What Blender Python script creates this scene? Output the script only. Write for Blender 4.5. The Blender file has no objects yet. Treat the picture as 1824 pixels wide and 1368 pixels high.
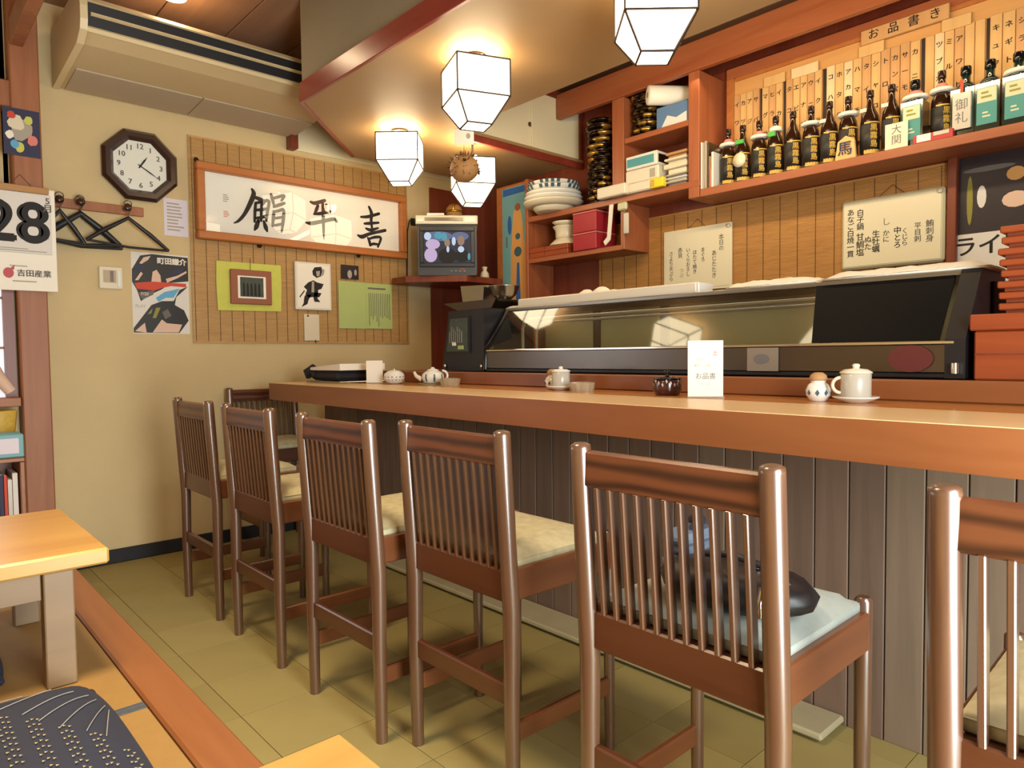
import bpy, bmesh, math, random
from mathutils import Vector, Matrix
random.seed(7)
PI = math.pi
C = bpy.context.scene.collection
SC = bpy.context.scene

# ------------------------------------------------------------------ camera
def make_camera():
    yaw, pitch, roll = math.radians(42.381), math.radians(-2.4016), math.radians(-0.6206)
    f = Vector((math.sin(yaw)*math.cos(pitch), math.cos(yaw)*math.cos(pitch), math.sin(pitch)))
    r = Vector((math.cos(yaw), -math.sin(yaw), 0)); u = r.cross(f)
    r2 = r*math.cos(roll) + u*math.sin(roll); u2 = -r*math.sin(roll) + u*math.cos(roll)
    cam = bpy.data.objects.new('camera', bpy.data.cameras.new('camera'))
    m = Matrix((r2, u2, -f)).transposed().to_4x4(); m.translation = (0, 0, 1.1322)
    cam.matrix_world = m
    cam.data.sensor_width = 36; cam.data.lens = 1235.6/1824*36
    cam.data.clip_start = 0.02
    C.objects.link(cam); SC.camera = cam
make_camera()

# ------------------------------------------------------------------ world, exposure, daylight
w = bpy.data.worlds.new('world'); SC.world = w; w.use_nodes = True
w.node_tree.nodes['Background'].inputs[0].default_value = (0.75, 0.85, 1.0, 1)
w.node_tree.nodes['Background'].inputs[1].default_value = 0.35
SC.view_settings.view_transform = 'Standard'; SC.view_settings.look = 'None'
SC.view_settings.gamma = 1; SC.view_settings.use_curve_mapping = False
SC.view_settings.exposure = 0.0
LAMP = (1.0, 0.76, 0.46)
PAPER_GLOW = 7.0       # lantern paper
BULB = 2.2             # bulb in each lantern's open top (watts)
def area(name, loc, rot, sx, sy, watts, col):
    l = bpy.data.lights.new(name, 'AREA'); l.shape = 'RECTANGLE'; l.size = sx; l.size_y = sy; l.energy = watts; l.color = col
    o = bpy.data.objects.new(name, l); o.location = loc; o.rotation_euler = rot; C.objects.link(o); return o
# daylight coming in through the glazed entrance door behind the camera and the paper window at the far end of the platform
area('daylight_door', (0.74, -0.755, 1.00), (PI/2, 0, 0), 1.0, 1.9, 150, (0.90, 0.95, 0.92))
area('daylight_window', (-0.42, 4.20, 1.45), (-PI/2, 0, 0), 1.5, 0.9, 8, (0.78, 0.88, 1.0))
# warm ceiling fittings over the tatami platform (outside the picture, on the ceiling)
area('ceiling_lamp_light', (0.25, 1.7, 2.90), (0, 0, 0), 0.5, 0.5, 27, LAMP).data.spread = math.radians(110)
area('ceiling_lamp_light', (1.157, 3.74, 2.90), (0, 0, 0), 0.10, 0.10, 3, LAMP)
# strip light fixed behind the front beam over the bottle shelf and a kitchen batten on the ceiling
# the tube inside the sushi case, under its top rail
area('case_tube_light', (2.56, 1.7, 1.352), (0, 0, 0), 0.04, 1.9, 1.6, (1.0, 0.93, 0.75))
area('shelf_strip_light', (3.36, 1.25, 2.66), (0, math.radians(28), 0), 0.05, 1.9, 5, (1.0, 0.76, 0.46))
area('kitchen_light', (2.585, 1.45, 2.51), (0, math.radians(-52), 0), 0.05, 1.9, 15, (1.0, 0.76, 0.44))

# ------------------------------------------------------------------ materials
def lin(h):
    h = h.lstrip('#'); v = [int(h[i:i+2], 16)/255 for i in (0, 2, 4)]
    return tuple(x/12.92 if x <= .04045 else ((x+.055)/1.055)**2.4 for x in v) + (1,)
MATS = {}
def base_mat(name):
    m = bpy.data.materials.new(name); m.use_nodes = True; MATS[name] = m
    return m, m.node_tree, m.node_tree.nodes['Principled BSDF']
def mat(name, col, rough=.6, metal=0, spec=.5, var=0.0, vscale=8, bump=0.0, bscale=60, coat=0):
    m, t, b = base_mat(name)
    b.inputs['Roughness'].default_value = rough; b.inputs['Metallic'].default_value = metal
    b.inputs['Specular IOR Level'].default_value = spec; b.inputs['Base Color'].default_value = lin(col)
    if coat: b.inputs['Coat Weight'].default_value = coat; b.inputs['Coat Roughness'].default_value = .12
    if var or bump:
        tc = t.nodes.new('ShaderNodeTexCoord')
    if var:
        n = t.nodes.new('ShaderNodeTexNoise'); n.inputs['Scale'].default_value = vscale; n.inputs['Detail'].default_value = 4
        t.links.new(tc.outputs['Object'], n.inputs['Vector'])
        mx = t.nodes.new('ShaderNodeMix'); mx.data_type = 'RGBA'
        c = lin(col); mx.inputs[6].default_value = tuple(max(0, x*(1-var)) for x in c[:3]) + (1,)
        mx.inputs[7].default_value = tuple(min(1, x*(1+var)) for x in c[:3]) + (1,)
        t.links.new(n.outputs['Fac'], mx.inputs[0]); t.links.new(mx.outputs[2], b.inputs['Base Color'])
    if bump:
        n2 = t.nodes.new('ShaderNodeTexNoise'); n2.inputs['Scale'].default_value = bscale; n2.inputs['Detail'].default_value = 3
        t.links.new(tc.outputs['Object'], n2.inputs['Vector'])
        bp = t.nodes.new('ShaderNodeBump'); bp.inputs['Strength'].default_value = bump; bp.inputs['Distance'].default_value = .01
        t.links.new(n2.outputs['Fac'], bp.inputs['Height']); t.links.new(bp.outputs['Normal'], b.inputs['Normal'])
    return m
def wood(name, c1, c2, axis='y', rough=.35, scale=14, rings=0.0, coat=0, spec=.5):
    m, t, b = base_mat(name)
    b.inputs['Roughness'].default_value = rough; b.inputs['Specular IOR Level'].default_value = spec
    if coat: b.inputs['Coat Weight'].default_value = coat; b.inputs['Coat Roughness'].default_value = .24; b.inputs['Coat IOR'].default_value = 1.75
    tc = t.nodes.new('ShaderNodeTexCoord'); mp = t.nodes.new('ShaderNodeMapping')
    s = [1, 1, 1]; s['xyz'.index(axis)] = .07
    mp.inputs['Scale'].default_value = s
    t.links.new(tc.outputs['Object'], mp.inputs['Vector'])
    n = t.nodes.new('ShaderNodeTexNoise'); n.inputs['Scale'].default_value = scale; n.inputs['Detail'].default_value = 6; n.inputs['Roughness'].default_value = .6
    n.inputs['Distortion'].default_value = .6
    t.links.new(mp.outputs['Vector'], n.inputs['Vector'])
    fac = n.outputs['Fac']
    if rings:
        wv = t.nodes.new('ShaderNodeTexWave'); wv.bands_direction = 'Z'; mpr = t.nodes.new('ShaderNodeMapping'); mpr.inputs['Scale'].default_value = (1, .22, 1); t.links.new(tc.outputs['Object'], mpr.inputs['Vector']); wv.inputs['Scale'].default_value = rings; wv.inputs['Distortion'].default_value = 5
        wv.inputs['Detail'].default_value = 2; wv.inputs['Detail Scale'].default_value = 1.2
        t.links.new(mpr.outputs['Vector'], wv.inputs['Vector'])
        mm = t.nodes.new('ShaderNodeMath'); mm.operation = 'MULTIPLY_ADD'; mm.inputs[1].default_value = .45
        m2 = t.nodes.new('ShaderNodeMath'); m2.operation = 'MULTIPLY'; m2.inputs[1].default_value = .6
        t.links.new(n.outputs['Fac'], m2.inputs[0]); t.links.new(wv.outputs['Fac'], mm.inputs[0]); t.links.new(m2.outputs[0], mm.inputs[2])
        fac = mm.outputs[0]
    r = t.nodes.new('ShaderNodeValToRGB'); r.color_ramp.elements[0].position = .3; r.color_ramp.elements[1].position = .72
    r.color_ramp.elements[0].color = lin(c1); r.color_ramp.elements[1].color = lin(c2)
    t.links.new(fac, r.inputs['Fac']); t.links.new(r.outputs['Color'], b.inputs['Base Color'])
    return m
def glow(name, col, strength, base=(.8, .78, .7, 1)):
    m, t, b = base_mat(name)
    b.inputs['Base Color'].default_value = base; b.inputs['Emission Color'].default_value = col if len(col) == 4 else (*col, 1)
    b.inputs['Emission Strength'].default_value = strength; b.inputs['Roughness'].default_value = .8
    return m
def pane(name, tint=(1, 1, 1, 1), refl=1.0, rough=.02):
    m = bpy.data.materials.new(name); m.use_nodes = True; t = m.node_tree; MATS[name] = m
    t.nodes.remove(t.nodes['Principled BSDF']); out = t.nodes['Material Output']
    tr = t.nodes.new('ShaderNodeBsdfTransparent'); tr.inputs[0].default_value = tint
    gl = t.nodes.new('ShaderNodeBsdfGlossy'); gl.inputs['Roughness'].default_value = rough
    fr = t.nodes.new('ShaderNodeFresnel'); fr.inputs['IOR'].default_value = 1.5
    mu = t.nodes.new('ShaderNodeMath'); mu.operation = 'MULTIPLY'; mu.inputs[1].default_value = refl; mu.use_clamp = True
    mx = t.nodes.new('ShaderNodeMixShader')
    t.links.new(fr.outputs[0], mu.inputs[0]); t.links.new(mu.outputs[0], mx.inputs[0]); t.links.new(tr.outputs[0], mx.inputs[1]); t.links.new(gl.outputs[0], mx.inputs[2])
    t.links.new(mx.outputs[0], out.inputs['Surface'])
    return m
M = {}
M['plaster'] = mat('plaster', '#cdb88c', .9, var=.10, vscale=3, bump=.25, bscale=220)
M['plaster_plain'] = mat('plaster_plain', '#cbb488', .9)
M['cream'] = mat('cream', '#efe3bd', .7)
M['ceiling'] = wood('ceiling', '#8d6c58', '#a07c64', 'y', .6)
M['soffit'] = mat('soffit', '#a18057', .55, var=.06, vscale=5)
M['fascia'] = mat('fascia', '#8a7f66', .7, var=.06, vscale=3, bump=.2, bscale=150)
M['red_trim'] = wood('red_trim', '#7c2f22', '#93402f', 'y', .28)
M['shelf_wood'] = wood('shelf_wood', '#95502f', '#ab6540', 'y', .38)
M['shelf_wood_z'] = wood('shelf_wood_z', '#95502f', '#ab6540', 'z', .38)
M['dark_red_wood'] = wood('dark_red_wood', '#6d2c1d', '#834027', 'z', .4)
M['pillar'] = wood('pillar', '#8f5736', '#a96d47', 'z', .5)
M['kerb'] = wood('kerb', '#88532f', '#9c653c', 'y', .4)
M['tile'] = mat('tile', '#9a8c58', .55, var=.10, vscale=6, bump=.05, bscale=40)
M['tile_b'] = mat('tile_b', '#958754', .55, var=.12, vscale=6)
M['tile_c'] = mat('tile_c', '#9e905c', .55, var=.10, vscale=7)
M['grout'] = mat('grout', '#837748', .9)
M['tatami'] = mat('tatami', '#9c7a44', .75, var=.08, vscale=30, bump=.1, bscale=300)
M['heri'] = mat('heri', '#4b5058', .8, var=.2, vscale=80)
M['table'] = wood('table', '#b28241', '#c69b53', 'x', .33, 10)
M['table_side'] = wood('table_side', '#7d664c', '#8f775a', 'x', .5, 10)
M['counter'] = wood('counter', '#7e4724', '#905731', 'y', .36, 9)
M['counter_top'] = wood('counter_top', '#b4743c', '#c4864a', 'y', .20, 9)
M['counter_lit_band'] = wood('counter_lit_band', '#e2bb86', '#eccb9a', 'y', .3, 9)  # paler wood colour holding the light on the front of the counter top
M['panel'] = wood('panel', '#6a5548', '#7a6455', 'z', .55, 22)
M['panel_b'] = wood('panel_b', '#635044', '#735f52', 'z', .55, 22)
M['panel_c'] = wood('panel_c', '#70604f', '#7f6c5c', 'z', .55, 22)
M['footrest'] = mat('footrest', '#a39a7c', .8, var=.15, vscale=10)
M['chair'] = wood('chair', '#462412', '#5a321c', 'y', .32, 12, coat=.25)
M['chair_z'] = wood('chair_z', '#503322', '#62422c', 'z', .36, 16, coat=1.0)
M['chair_rail'] = wood('chair_rail', '#34180e', '#683a22', 'y', .3, 9, rings=9.0, coat=.3)
M['chair_x'] = wood('chair_x', '#60351c', '#764628', 'x', .32, 12, coat=.25)
M['bamboo'] = wood('bamboo', '#b0854c', '#c9a064', 'x', .5, 110)
M['bamboo_y'] = wood('bamboo_y', '#b07c3c', '#cc9654', 'y', .5, 110)
M['string'] = mat('string', '#5e4326', .8)
M['frame_wood'] = wood('frame_wood', '#a7612f', '#bc763c', 'x', .4)
M['white_paper'] = mat('white_paper', '#f1ece0', .75)
M['paper_grey'] = mat('paper_grey', '#dcd9d4', .75)
M['cool_paper'] = mat('cool_paper', '#d9d4e2', .75)
M['ink'] = mat('ink', '#1d1a1a', .7)
M['ink_soft'] = mat('ink_soft', '#6c6864', .8)
M['ink_faint'] = mat('ink_faint', '#a8a296', .8)
M['black'] = mat('black', '#17161a', .4)
M['black_gloss'] = mat('black_gloss', '#0d0d11', .12)
M['shutter_black'] = mat('shutter_black', '#07070a', .5, spec=.1)
M['dimmed_red'] = mat('dimmed_red', '#5e2422', .5)
M['dimmed_card'] = mat('dimmed_card', '#86796a', .6)
M['panel_dark'] = mat('panel_dark', '#2a1c16', .7)
M['black_soft'] = mat('black_soft', '#1c1c22', .7)
M['dark_frame'] = wood('dark_frame', '#2c1a14', '#40261c', 'x', .25, coat=.4)
M['clock_face'] = mat('clock_face', '#dfe2da', .5)
M['ac'] = mat('ac', '#c9b48a', .5, var=.04)
M['ac_light'] = mat('ac_light', '#d9c79c', .4)
M['ac_grille'] = mat('ac_grille', '#b9aa93', .7, bump=.3, bscale=300)
M['steel'] = mat('steel', '#b9b6ae', .25, metal=1)
M['steel_dark'] = mat('steel_dark', '#6d655e', .28, metal=1, var=.1, vscale=9)
M['silver'] = mat('silver', '#d8d5cc', .12, metal=1)
M['gold'] = mat('gold', '#b08a3a', .25, metal=.85)
def gold_lacquer():
    m = mat('gold_lacquer', '#a07c30', .28, metal=.8); t = m.node_tree; b = t.nodes['Principled BSDF']
    tc = t.nodes.new('ShaderNodeTexCoord'); mp = t.nodes.new('ShaderNodeMapping'); mp.inputs['Scale'].default_value = (14, 14, 22); mp.inputs['Rotation'].default_value = (.6, .5, 0)
    n = t.nodes.new('ShaderNodeTexNoise'); n.inputs['Scale'].default_value = 1.0; n.inputs['Detail'].default_value = 2
    r = t.nodes.new('ShaderNodeValToRGB'); r.color_ramp.elements[0].position = .47; r.color_ramp.elements[1].position = .53; r.color_ramp.elements[0].color = lin('#241610'); r.color_ramp.elements[1].color = lin('#b48c3c')
    t.links.new(tc.outputs['Object'], mp.inputs['Vector']); t.links.new(mp.outputs['Vector'], n.inputs['Vector']); t.links.new(n.outputs['Fac'], r.inputs['Fac']); t.links.new(r.outputs['Color'], b.inputs['Base Color'])
    return m
M['gold_lacquer'] = gold_lacquer()
M['lacquer'] = mat('lacquer', '#2b1a14', .15, coat=.6)
M['glass'] = pane('glass', (.93, .96, .93, 1), 1.3)
M['case_glass'] = pane('case_glass', (.86, .88, .80, 1), 2.2, .05)
M['frame_glass'] = pane('frame_glass', (1, 1, 1, 1), 1.2, .0)
M['clear_glass'] = mat('clear_glass', '#e0d2b6', .18); MATS['clear_glass'].node_tree.nodes['Principled BSDF'].inputs['Transmission Weight'].default_value = .65
M['olive'] = mat('olive', '#958b62', .5, var=.2, vscale=5)
M['porcelain'] = mat('porcelain', '#e6e3da', .2, coat=.4)
M['porcelain_warm'] = mat('porcelain_warm', '#ddd3ba', .3)
M['cup_grey'] = mat('cup_grey', '#b9b3a6', .3, coat=.3)
M['blue_glaze'] = mat('blue_glaze', '#44606b', .25)
M['pot_red'] = mat('pot_red', '#3c1519', .2, coat=.5)
M['cork'] = mat('cork', '#b58a5c', .8)
M['bottle'] = mat('bottle', '#2a1508', .08, coat=.6)
M['bottle_green'] = mat('bottle_green', '#12241f', .08, coat=.6)
M['label_black'] = mat('label_black', '#1b1a18', .5)
M['label_gold'] = mat('label_gold', '#c8a447', .45, var=.25, vscale=60)
M['label_teal'] = mat('label_teal', '#3c8a86', .5)
M['label_pale'] = mat('label_pale', '#c6c9a4', .5)
M['red'] = mat('red', '#b02a2c', .45)
M['red_box'] = mat('red_box', '#a5242f', .5)
M['pink'] = mat('pink', '#d87f74', .6)
M['green_tag'] = mat('green_tag', '#4fae4a', .6)
M['plaque'] = wood('plaque', '#d2a365', '#e0b87a', 'z', .6, 20)
M['plaque_b'] = wood('plaque_b', '#c4905a', '#d3a46c', 'z', .6, 20)
M['plaque_c'] = wood('plaque_c', '#e0c090', '#ecd0a2', 'z', .6, 20)
M['board'] = wood('board', '#c98f4f', '#d9a464', 'y', .55, 10)
M['whiteboard'] = mat('whiteboard', '#e3dcc0', .35)
M['whiteboard_edge'] = mat('whiteboard_edge', '#d5d3b2', .4)
M['yellow_green'] = mat('yellow_green', '#c9cc62', .9, var=.12, vscale=20)
M['mint'] = mat('mint', '#aebf78', .8, var=.06, vscale=10)
M['photo_brown'] = mat('photo_brown', '#93583f', .5)
M['photo_dark'] = mat('photo_dark', '#3f4a40', .5, var=.5, vscale=60)
M['photo_night'] = mat('photo_night', '#241c26', .4, var=.4, vscale=40)
M['flesh'] = mat('flesh', '#d9b9a4', .6)
M['cyan'] = mat('cyan', '#5ea7cf', .6)
M['yellow'] = mat('yellow', '#e6d12c', .6)
M['olive_print'] = mat('olive_print', '#8c8736', .6)
M['navy_print'] = mat('navy_print', '#2b2c4c', .6)
M['orange_red'] = mat('orange_red', '#c8442a', .6)
M['teal_box'] = mat('teal_box', '#4f9aa2', .5)
M['blue_box'] = mat('blue_box', '#5d7ea6', .5)
M['plastic_white'] = mat('plastic_white', '#ddd5c2', .45)
M['towel'] = mat('towel', '#ece6d8', .9, bump=.3, bscale=90)
M['tv_body'] = mat('tv_body', '#34353a', .45)
M['vcr'] = mat('vcr', '#d2ccb4', .45)
M['fugu'] = mat('fugu', '#a67c4c', .7, var=.25, vscale=20)
M['fugu_dark'] = mat('fugu_dark', '#4a3320', .8)
M['cushion'] = mat('cushion', '#bdb490', .9, var=.34, vscale=34)
M['cushion_blue'] = mat('cushion_blue', '#9fa6a0', .9, var=.35, vscale=14)
M['jacket'] = mat('jacket', '#5f6c7e', .9, var=.15, vscale=20)
M['rail_grey'] = mat('rail_grey', '#8d867a', .3, metal=.8)
M['zabuton'] = mat('zabuton', '#2b3044', .9, var=.1, vscale=60)
M['thread'] = mat('thread', '#9a9a9c', .9)
M['thread_y'] = mat('thread_y', '#a9a27e', .9)
M['poster_blue'] = mat('poster_blue', '#6fa4ac', .5)
M['poster_orange'] = mat('poster_orange', '#d09a58', .5)
M['poster_deep'] = mat('poster_deep', '#2f62a8', .5)
M['shoji'] = glow('shoji', (.80, .86, 1.0), .75)
M['lantern_paper'] = glow('lantern_paper', (1.0, .80, .50), PAPER_GLOW)
M['bulb'] = glow('bulb', (1.0, .82, .55), 40)
M['lantern_frame'] = wood('lantern_frame', '#24150c', '#38241a', 'z', .5)
M['tray_red'] = wood('tray_red', '#8a3a1a', '#a04d25', 'y', .4, 12)
M['hanger'] = mat('hanger', '#1a1d22', .45)
M['scr_dark'] = glow('scr_dark', (.03, .04, .09, 1), .4, (.02, .02, .02, 1))
M['scr_pink'] = glow('scr_pink', (.70, .52, .80, 1), .75, (.02, .02, .02, 1))
M['scr_white'] = glow('scr_white', (.65, .78, 1.0, 1), .8, (.02, .02, .02, 1))
M['scr_cyan'] = glow('scr_cyan', (.10, .50, .66, 1), .6, (.02, .02, .02, 1))
M['scr_skin'] = glow('scr_skin', (.55, .36, .24, 1), .5, (.02, .02, .02, 1))
M['scr_black'] = glow('scr_black', (.01, .01, .02, 1), .3, (.01, .01, .01, 1))
M['scr_blue'] = glow('scr_blue', (.16, .22, .42, 1), .6, (.02, .02, .02, 1))
M['roll_paper'] = mat('roll_paper', '#f4efe0', .8)

# ------------------------------------------------------------------ mesh helpers
ORG = {}
class B:
    """collects shapes into one mesh; coordinates are the scene's own unless the thing is built round its own origin"""
    def __init__(s): s.b = bmesh.new()
    def _add(s, vs, fs, smooth=False):
        v = [s.b.verts.new(p) for p in vs]
        for f in fs:
            try:
                x = s.b.faces.new([v[i] for i in f]); x.smooth = smooth
            except ValueError: pass
        return s
    def box(s, x0, x1, y0, y1, z0, z1, bev=0.0, m=None):
        P = [(x, y, z) for x in (x0, x1) for y in (y0, y1) for z in (z0, z1)]
        F = [(0,1,3,2), (4,6,7,5), (0,4,5,1), (2,3,7,6), (0,2,6,4), (1,5,7,3)]
        t = bmesh.new(); v = [t.verts.new(p) for p in P]
        for f in F: t.faces.new([v[i] for i in f])
        if bev:
            bev = min(bev, .45*min(abs(x1-x0), abs(y1-y0), abs(z1-z0)))
            bmesh.ops.bevel(t, geom=list(t.edges), offset=bev, segments=1, affect='EDGES')
        s.merge(t, m); return s
    def merge(s, t, m=None):
        t.verts.ensure_lookup_table()
        vs = [(m @ v.co) if m else v.co.copy() for v in t.verts]
        for i, v in enumerate(t.verts): v.index = i
        s._add(vs, [[v.index for v in f.verts] for f in t.faces], False); t.free()
    def obox(s, c, size, m3, bev=0.0):
        """box of SIZE round C turned by the 3x3 matrix M3"""
        h = [d/2 for d in size]; m = m3.to_4x4(); m.translation = Vector(c)
        return s.box(-h[0], h[0], -h[1], h[1], -h[2], h[2], bev, m)
    def bar(s, a, b, wx, wy, bev=0.0, up=(0, 0, 1)):
        a, b = Vector(a), Vector(b); d = b-a; L = d.length; z = d.normalized(); u = Vector(up)
        if abs(z.dot(u)) > .98: u = Vector((0, 1, 0))
        x = u.cross(z).normalized(); y = z.cross(x)
        return s.obox((a+b)/2, (wx, wy, L), Matrix((x, y, z)).transposed(), bev)
    def tube(s, pts, r, n=10, caps=True):
        pts = [Vector(p) for p in pts]; R = r if isinstance(r, (list, tuple)) else [r]*len(pts)
        rings = []; ref = None
        for i, p in enumerate(pts):
            d = (pts[min(i+1, len(pts)-1)]-pts[max(i-1, 0)]).normalized()
            if ref is None:
                ref = Vector((0, 0, 1)) if abs(d.z) < .9 else Vector((1, 0, 0))
            x = ref.cross(d).normalized(); y = d.cross(x); ref = y
            rings.append([p+(x*math.cos(2*PI*k/n)+y*math.sin(2*PI*k/n))*R[i] for k in range(n)])
        vs = [q for g in rings for q in g]; fs = []
        for i in range(len(pts)-1):
            for k in range(n): fs.append((i*n+k, i*n+(k+1) % n, (i+1)*n+(k+1) % n, (i+1)*n+k))
        s._add(vs, fs, True)
        if caps: s._add(rings[0], [list(range(n))[::-1]]); s._add(rings[-1], [list(range(n))])
        return s
    def lathe(s, prof, n=20, c=(0, 0, 0), m=None, smooth=True):
        """PROF: (radius, height) from the bottom up, turned round the upright axis through C"""
        vs = []; fs = []; k0 = len(prof)
        for r, z in prof:
            for k in range(n): vs.append(Vector((r*math.cos(2*PI*k/n), r*math.sin(2*PI*k/n), z)))
        if m: vs = [m @ v for v in vs]
        vs = [v+Vector(c) for v in vs]
        for i in range(k0-1):
            for k in range(n): fs.append((i*n+k, i*n+(k+1) % n, (i+1)*n+(k+1) % n, (i+1)*n+k))
        fs.append(list(range(n))[::-1]); fs.append([(k0-1)*n+k for k in range(n)])
        return s._add(vs, fs, smooth)
    def prism(s, poly, d0, d1, f):
        """outline POLY (2-D) drawn out from D0 to D1; F(a, b, d) gives the point"""
        n = len(poly); vs = [f(a, b, d0) for a, b in poly]+[f(a, b, d1) for a, b in poly]
        fs = [list(range(n))[::-1], [n+i for i in range(n)]]+[(i, (i+1) % n, n+(i+1) % n, n+i) for i in range(n)]
        return s._add(vs, fs)
    def face(s, pts): return s._add(pts, [list(range(len(pts)))])
    def build(s, name, m, parent=None, local=False, shade=False):
        me = bpy.data.meshes.new(name)
        bmesh.ops.recalc_face_normals(s.b, faces=list(s.b.faces))
        if parent is not None and not local:
            o = ORG.get(parent.name)
            if o is not None: bmesh.ops.translate(s.b, verts=list(s.b.verts), vec=-o)
        s.b.to_mesh(me); s.b.free()
        me.materials.append(M[m] if isinstance(m, str) else m)
        ob = bpy.data.objects.new(name, me); C.objects.link(ob)
        if parent is not None:
            ob.parent = parent
            if parent.name in ORG and not local: ORG[ob.name] = ORG[parent.name]
        return ob
def tag(o, label, cat, group=None, kind=None):
    o['label'] = label; o['category'] = cat
    if group: o['group'] = group
    if kind: o['kind'] = kind
    return o
def thing(name, label, cat, loc=(0, 0, 0), rotz=0.0, group=None):
    o = bpy.data.objects.new(name, None); C.objects.link(o); o.location = loc; o.rotation_euler = (0, 0, rotz)
    o.empty_display_size = .05
    ORG[o.name] = Vector(loc)
    return tag(o, label, cat, group)
def struct(name, b, m, parent=None):
    o = b.build(name, m, parent); o['kind'] = 'structure'; return o
def dup(root, loc, rotz=None, label=None, group=None):
    def cp(o, p):
        c = o.copy(); C.objects.link(c); c.parent = p
        for ch in o.children: cp(ch, c)
        return c
    r = cp(root, None); r.location = loc
    if rotz is not None: r.rotation_euler = (0, 0, rotz)
    if label: r['label'] = label
    if group: r['group'] = group
    return r
FAR = lambda a, b, d: Vector((a, d, b))      # far wall: a along x, b up
RGT = lambda a, b, d: Vector((d, a, b))      # wall behind the bar: a along y, b up
def text(body, size, loc, face, m, parent, name='lettering', local=False, align='CENTER', line=1.0, bold=0.0):
    """flat lettering; FACE 'far': read by someone looking along +y, 'right': along +x, or a 3x3 matrix"""
    cu = bpy.data.curves.new(name, 'FONT'); cu.body = body; cu.size = size; cu.align_x = align; cu.align_y = 'CENTER'
    cu.space_line = line; cu.resolution_u = 6 if size > .08 else 2
    to = bpy.data.objects.new(name, cu)
    me = bpy.data.meshes.new_from_object(to)
    bpy.data.objects.remove(to); bpy.data.curves.remove(cu)
    if bold:
        bb = bmesh.new()
        for dx, dy in ((-bold, 0), (bold, 0), (0, bold*.7), (0, -bold*.7)):
            m2 = me.copy(); m2.transform(Matrix.Translation((dx, dy, dx*.0008))); bb.from_mesh(m2); bpy.data.meshes.remove(m2)
        bb.to_mesh(me); bb.free()
    R = {'far': Matrix(((1, 0, 0), (0, 0, -1), (0, 1, 0))), 'right': Matrix(((0, 0, -1), (-1, 0, 0), (0, 1, 0)))}.get(face, face) if isinstance(face, str) else face
    L = Vector(loc)
    if parent is not None and not local and parent.name in ORG: L = L-ORG[parent.name]
    T = R.to_4x4(); T.translation = L
    me.transform(T); me.name = name; me.materials.clear(); me.materials.append(M[m])
    o = bpy.data.objects.new(name, me); C.objects.link(o)
    if parent is not None: o.parent = parent
    return o
def vert(s): return '\n'.join(s)
def lines(f, a0, a1, b0, b1, d, n, m, parent, name='printed_text', upright=False, fill=.45, seed=1):
    """faint printed lines too small to read"""
    rr = random.Random(seed); b = B()
    for i in range(n):
        if upright:
            a = a0+(a1-a0)*(i+.5)/n; h = abs(a1-a0)/n*fill/2; e = b0+(b1-b0)*rr.uniform(0, .35)
            b.face([f(a-h, e, d), f(a+h, e, d), f(a+h, b1, d), f(a-h, b1, d)])
        else:
            v = b0+(b1-b0)*(i+.5)/n; h = abs(b1-b0)/n*fill/2; e = a0+(a1-a0)*rr.uniform(.6, 1)
            b.face([f(a0, v-h, d), f(e, v-h, d), f(e, v+h, d), f(a0, v+h, d)])
    return b.build(name, m, parent)
def ribbon(b, pts, f, d):
    """one brush stroke: (a, b, half width) along its middle, smoothed"""
    P = []
    for i in range(len(pts)-1):
        p0, p1, p2, p3 = pts[max(i-1, 0)], pts[i], pts[i+1], pts[min(i+2, len(pts)-1)]
        for k in range(5):
            t = k/5
            P.append(tuple(.5*(2*p1[j]+(p2[j]-p0[j])*t+(2*p0[j]-5*p1[j]+4*p2[j]-p3[j])*t*t+(3*p1[j]-p0[j]-3*p2[j]+p3[j])*t**3) for j in range(3)))
    P.append(pts[-1]); Lf, Rt = [], []
    for i, p in enumerate(P):
        q, r = P[max(i-1, 0)], P[min(i+1, len(P)-1)]
        dx, dy = r[0]-q[0], r[1]-q[1]; l = math.hypot(dx, dy) or 1
        Lf.append((p[0]-dy/l*p[2], p[1]+dx/l*p[2])); Rt.append((p[0]+dy/l*p[2], p[1]-dx/l*p[2]))
    for i in range(len(P)-1):
        b.face([f(*Lf[i], d), f(*Lf[i+1], d), f(*Rt[i+1], d), f(*Rt[i], d)])
    for p in (P[0], P[-1]):
        b.face([f(p[0]+p[2]*math.cos(k*PI/4), p[1]+p[2]*math.sin(k*PI/4), d) for k in range(8)])
ORDN = ['first', 'second', 'third', 'fourth', 'fifth', 'sixth', 'seventh', 'eighth', 'ninth', 'tenth', 'eleventh', 'twelfth', 'thirteenth', 'fourteenth', 'fifteenth', 'sixteenth']

# ------------------------------------------------------------------ room shell
XL, XR, YN, YF, ZC = -1.30, 3.65, -.80, 4.326, 2.98
fl = struct('floor', B().box(XL-.1, XR+.1, YN-.1, YF+.1, -.12, -.006), 'grout')
tile_mesh = {}
tx, ty = .305, .305
for i in range(9):
    for j in range(17):
        x, y = .50+i*tx, YF-.02-(j+1)*ty
        if x > 2.4 and j % 1 == 0 and x > 2.45: continue
        k = random.choice(['tile', 'tile', 'tile_b', 'tile_c'])
        if k not in tile_mesh:
            o = B().box(.0012, tx-.0012, .0012, ty-.0012, -.012, 0).build('floor_tile', k, fl); tile_mesh[k] = o.data
            o.location = (x, y, 0)
        else:
            o = bpy.data.objects.new('floor_tile', tile_mesh[k]); C.objects.link(o); o.parent = fl; o.location = (x, y, 0)
struct('floor_platform', B().box(XL, .45, -.79, YF, -.006, .285), 'tatami')['label'] = 'raised platform'
struct('trim_1', B().box(.452, .556, -.79, YF-.005, -.006, .30, .006), 'kerb')
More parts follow.
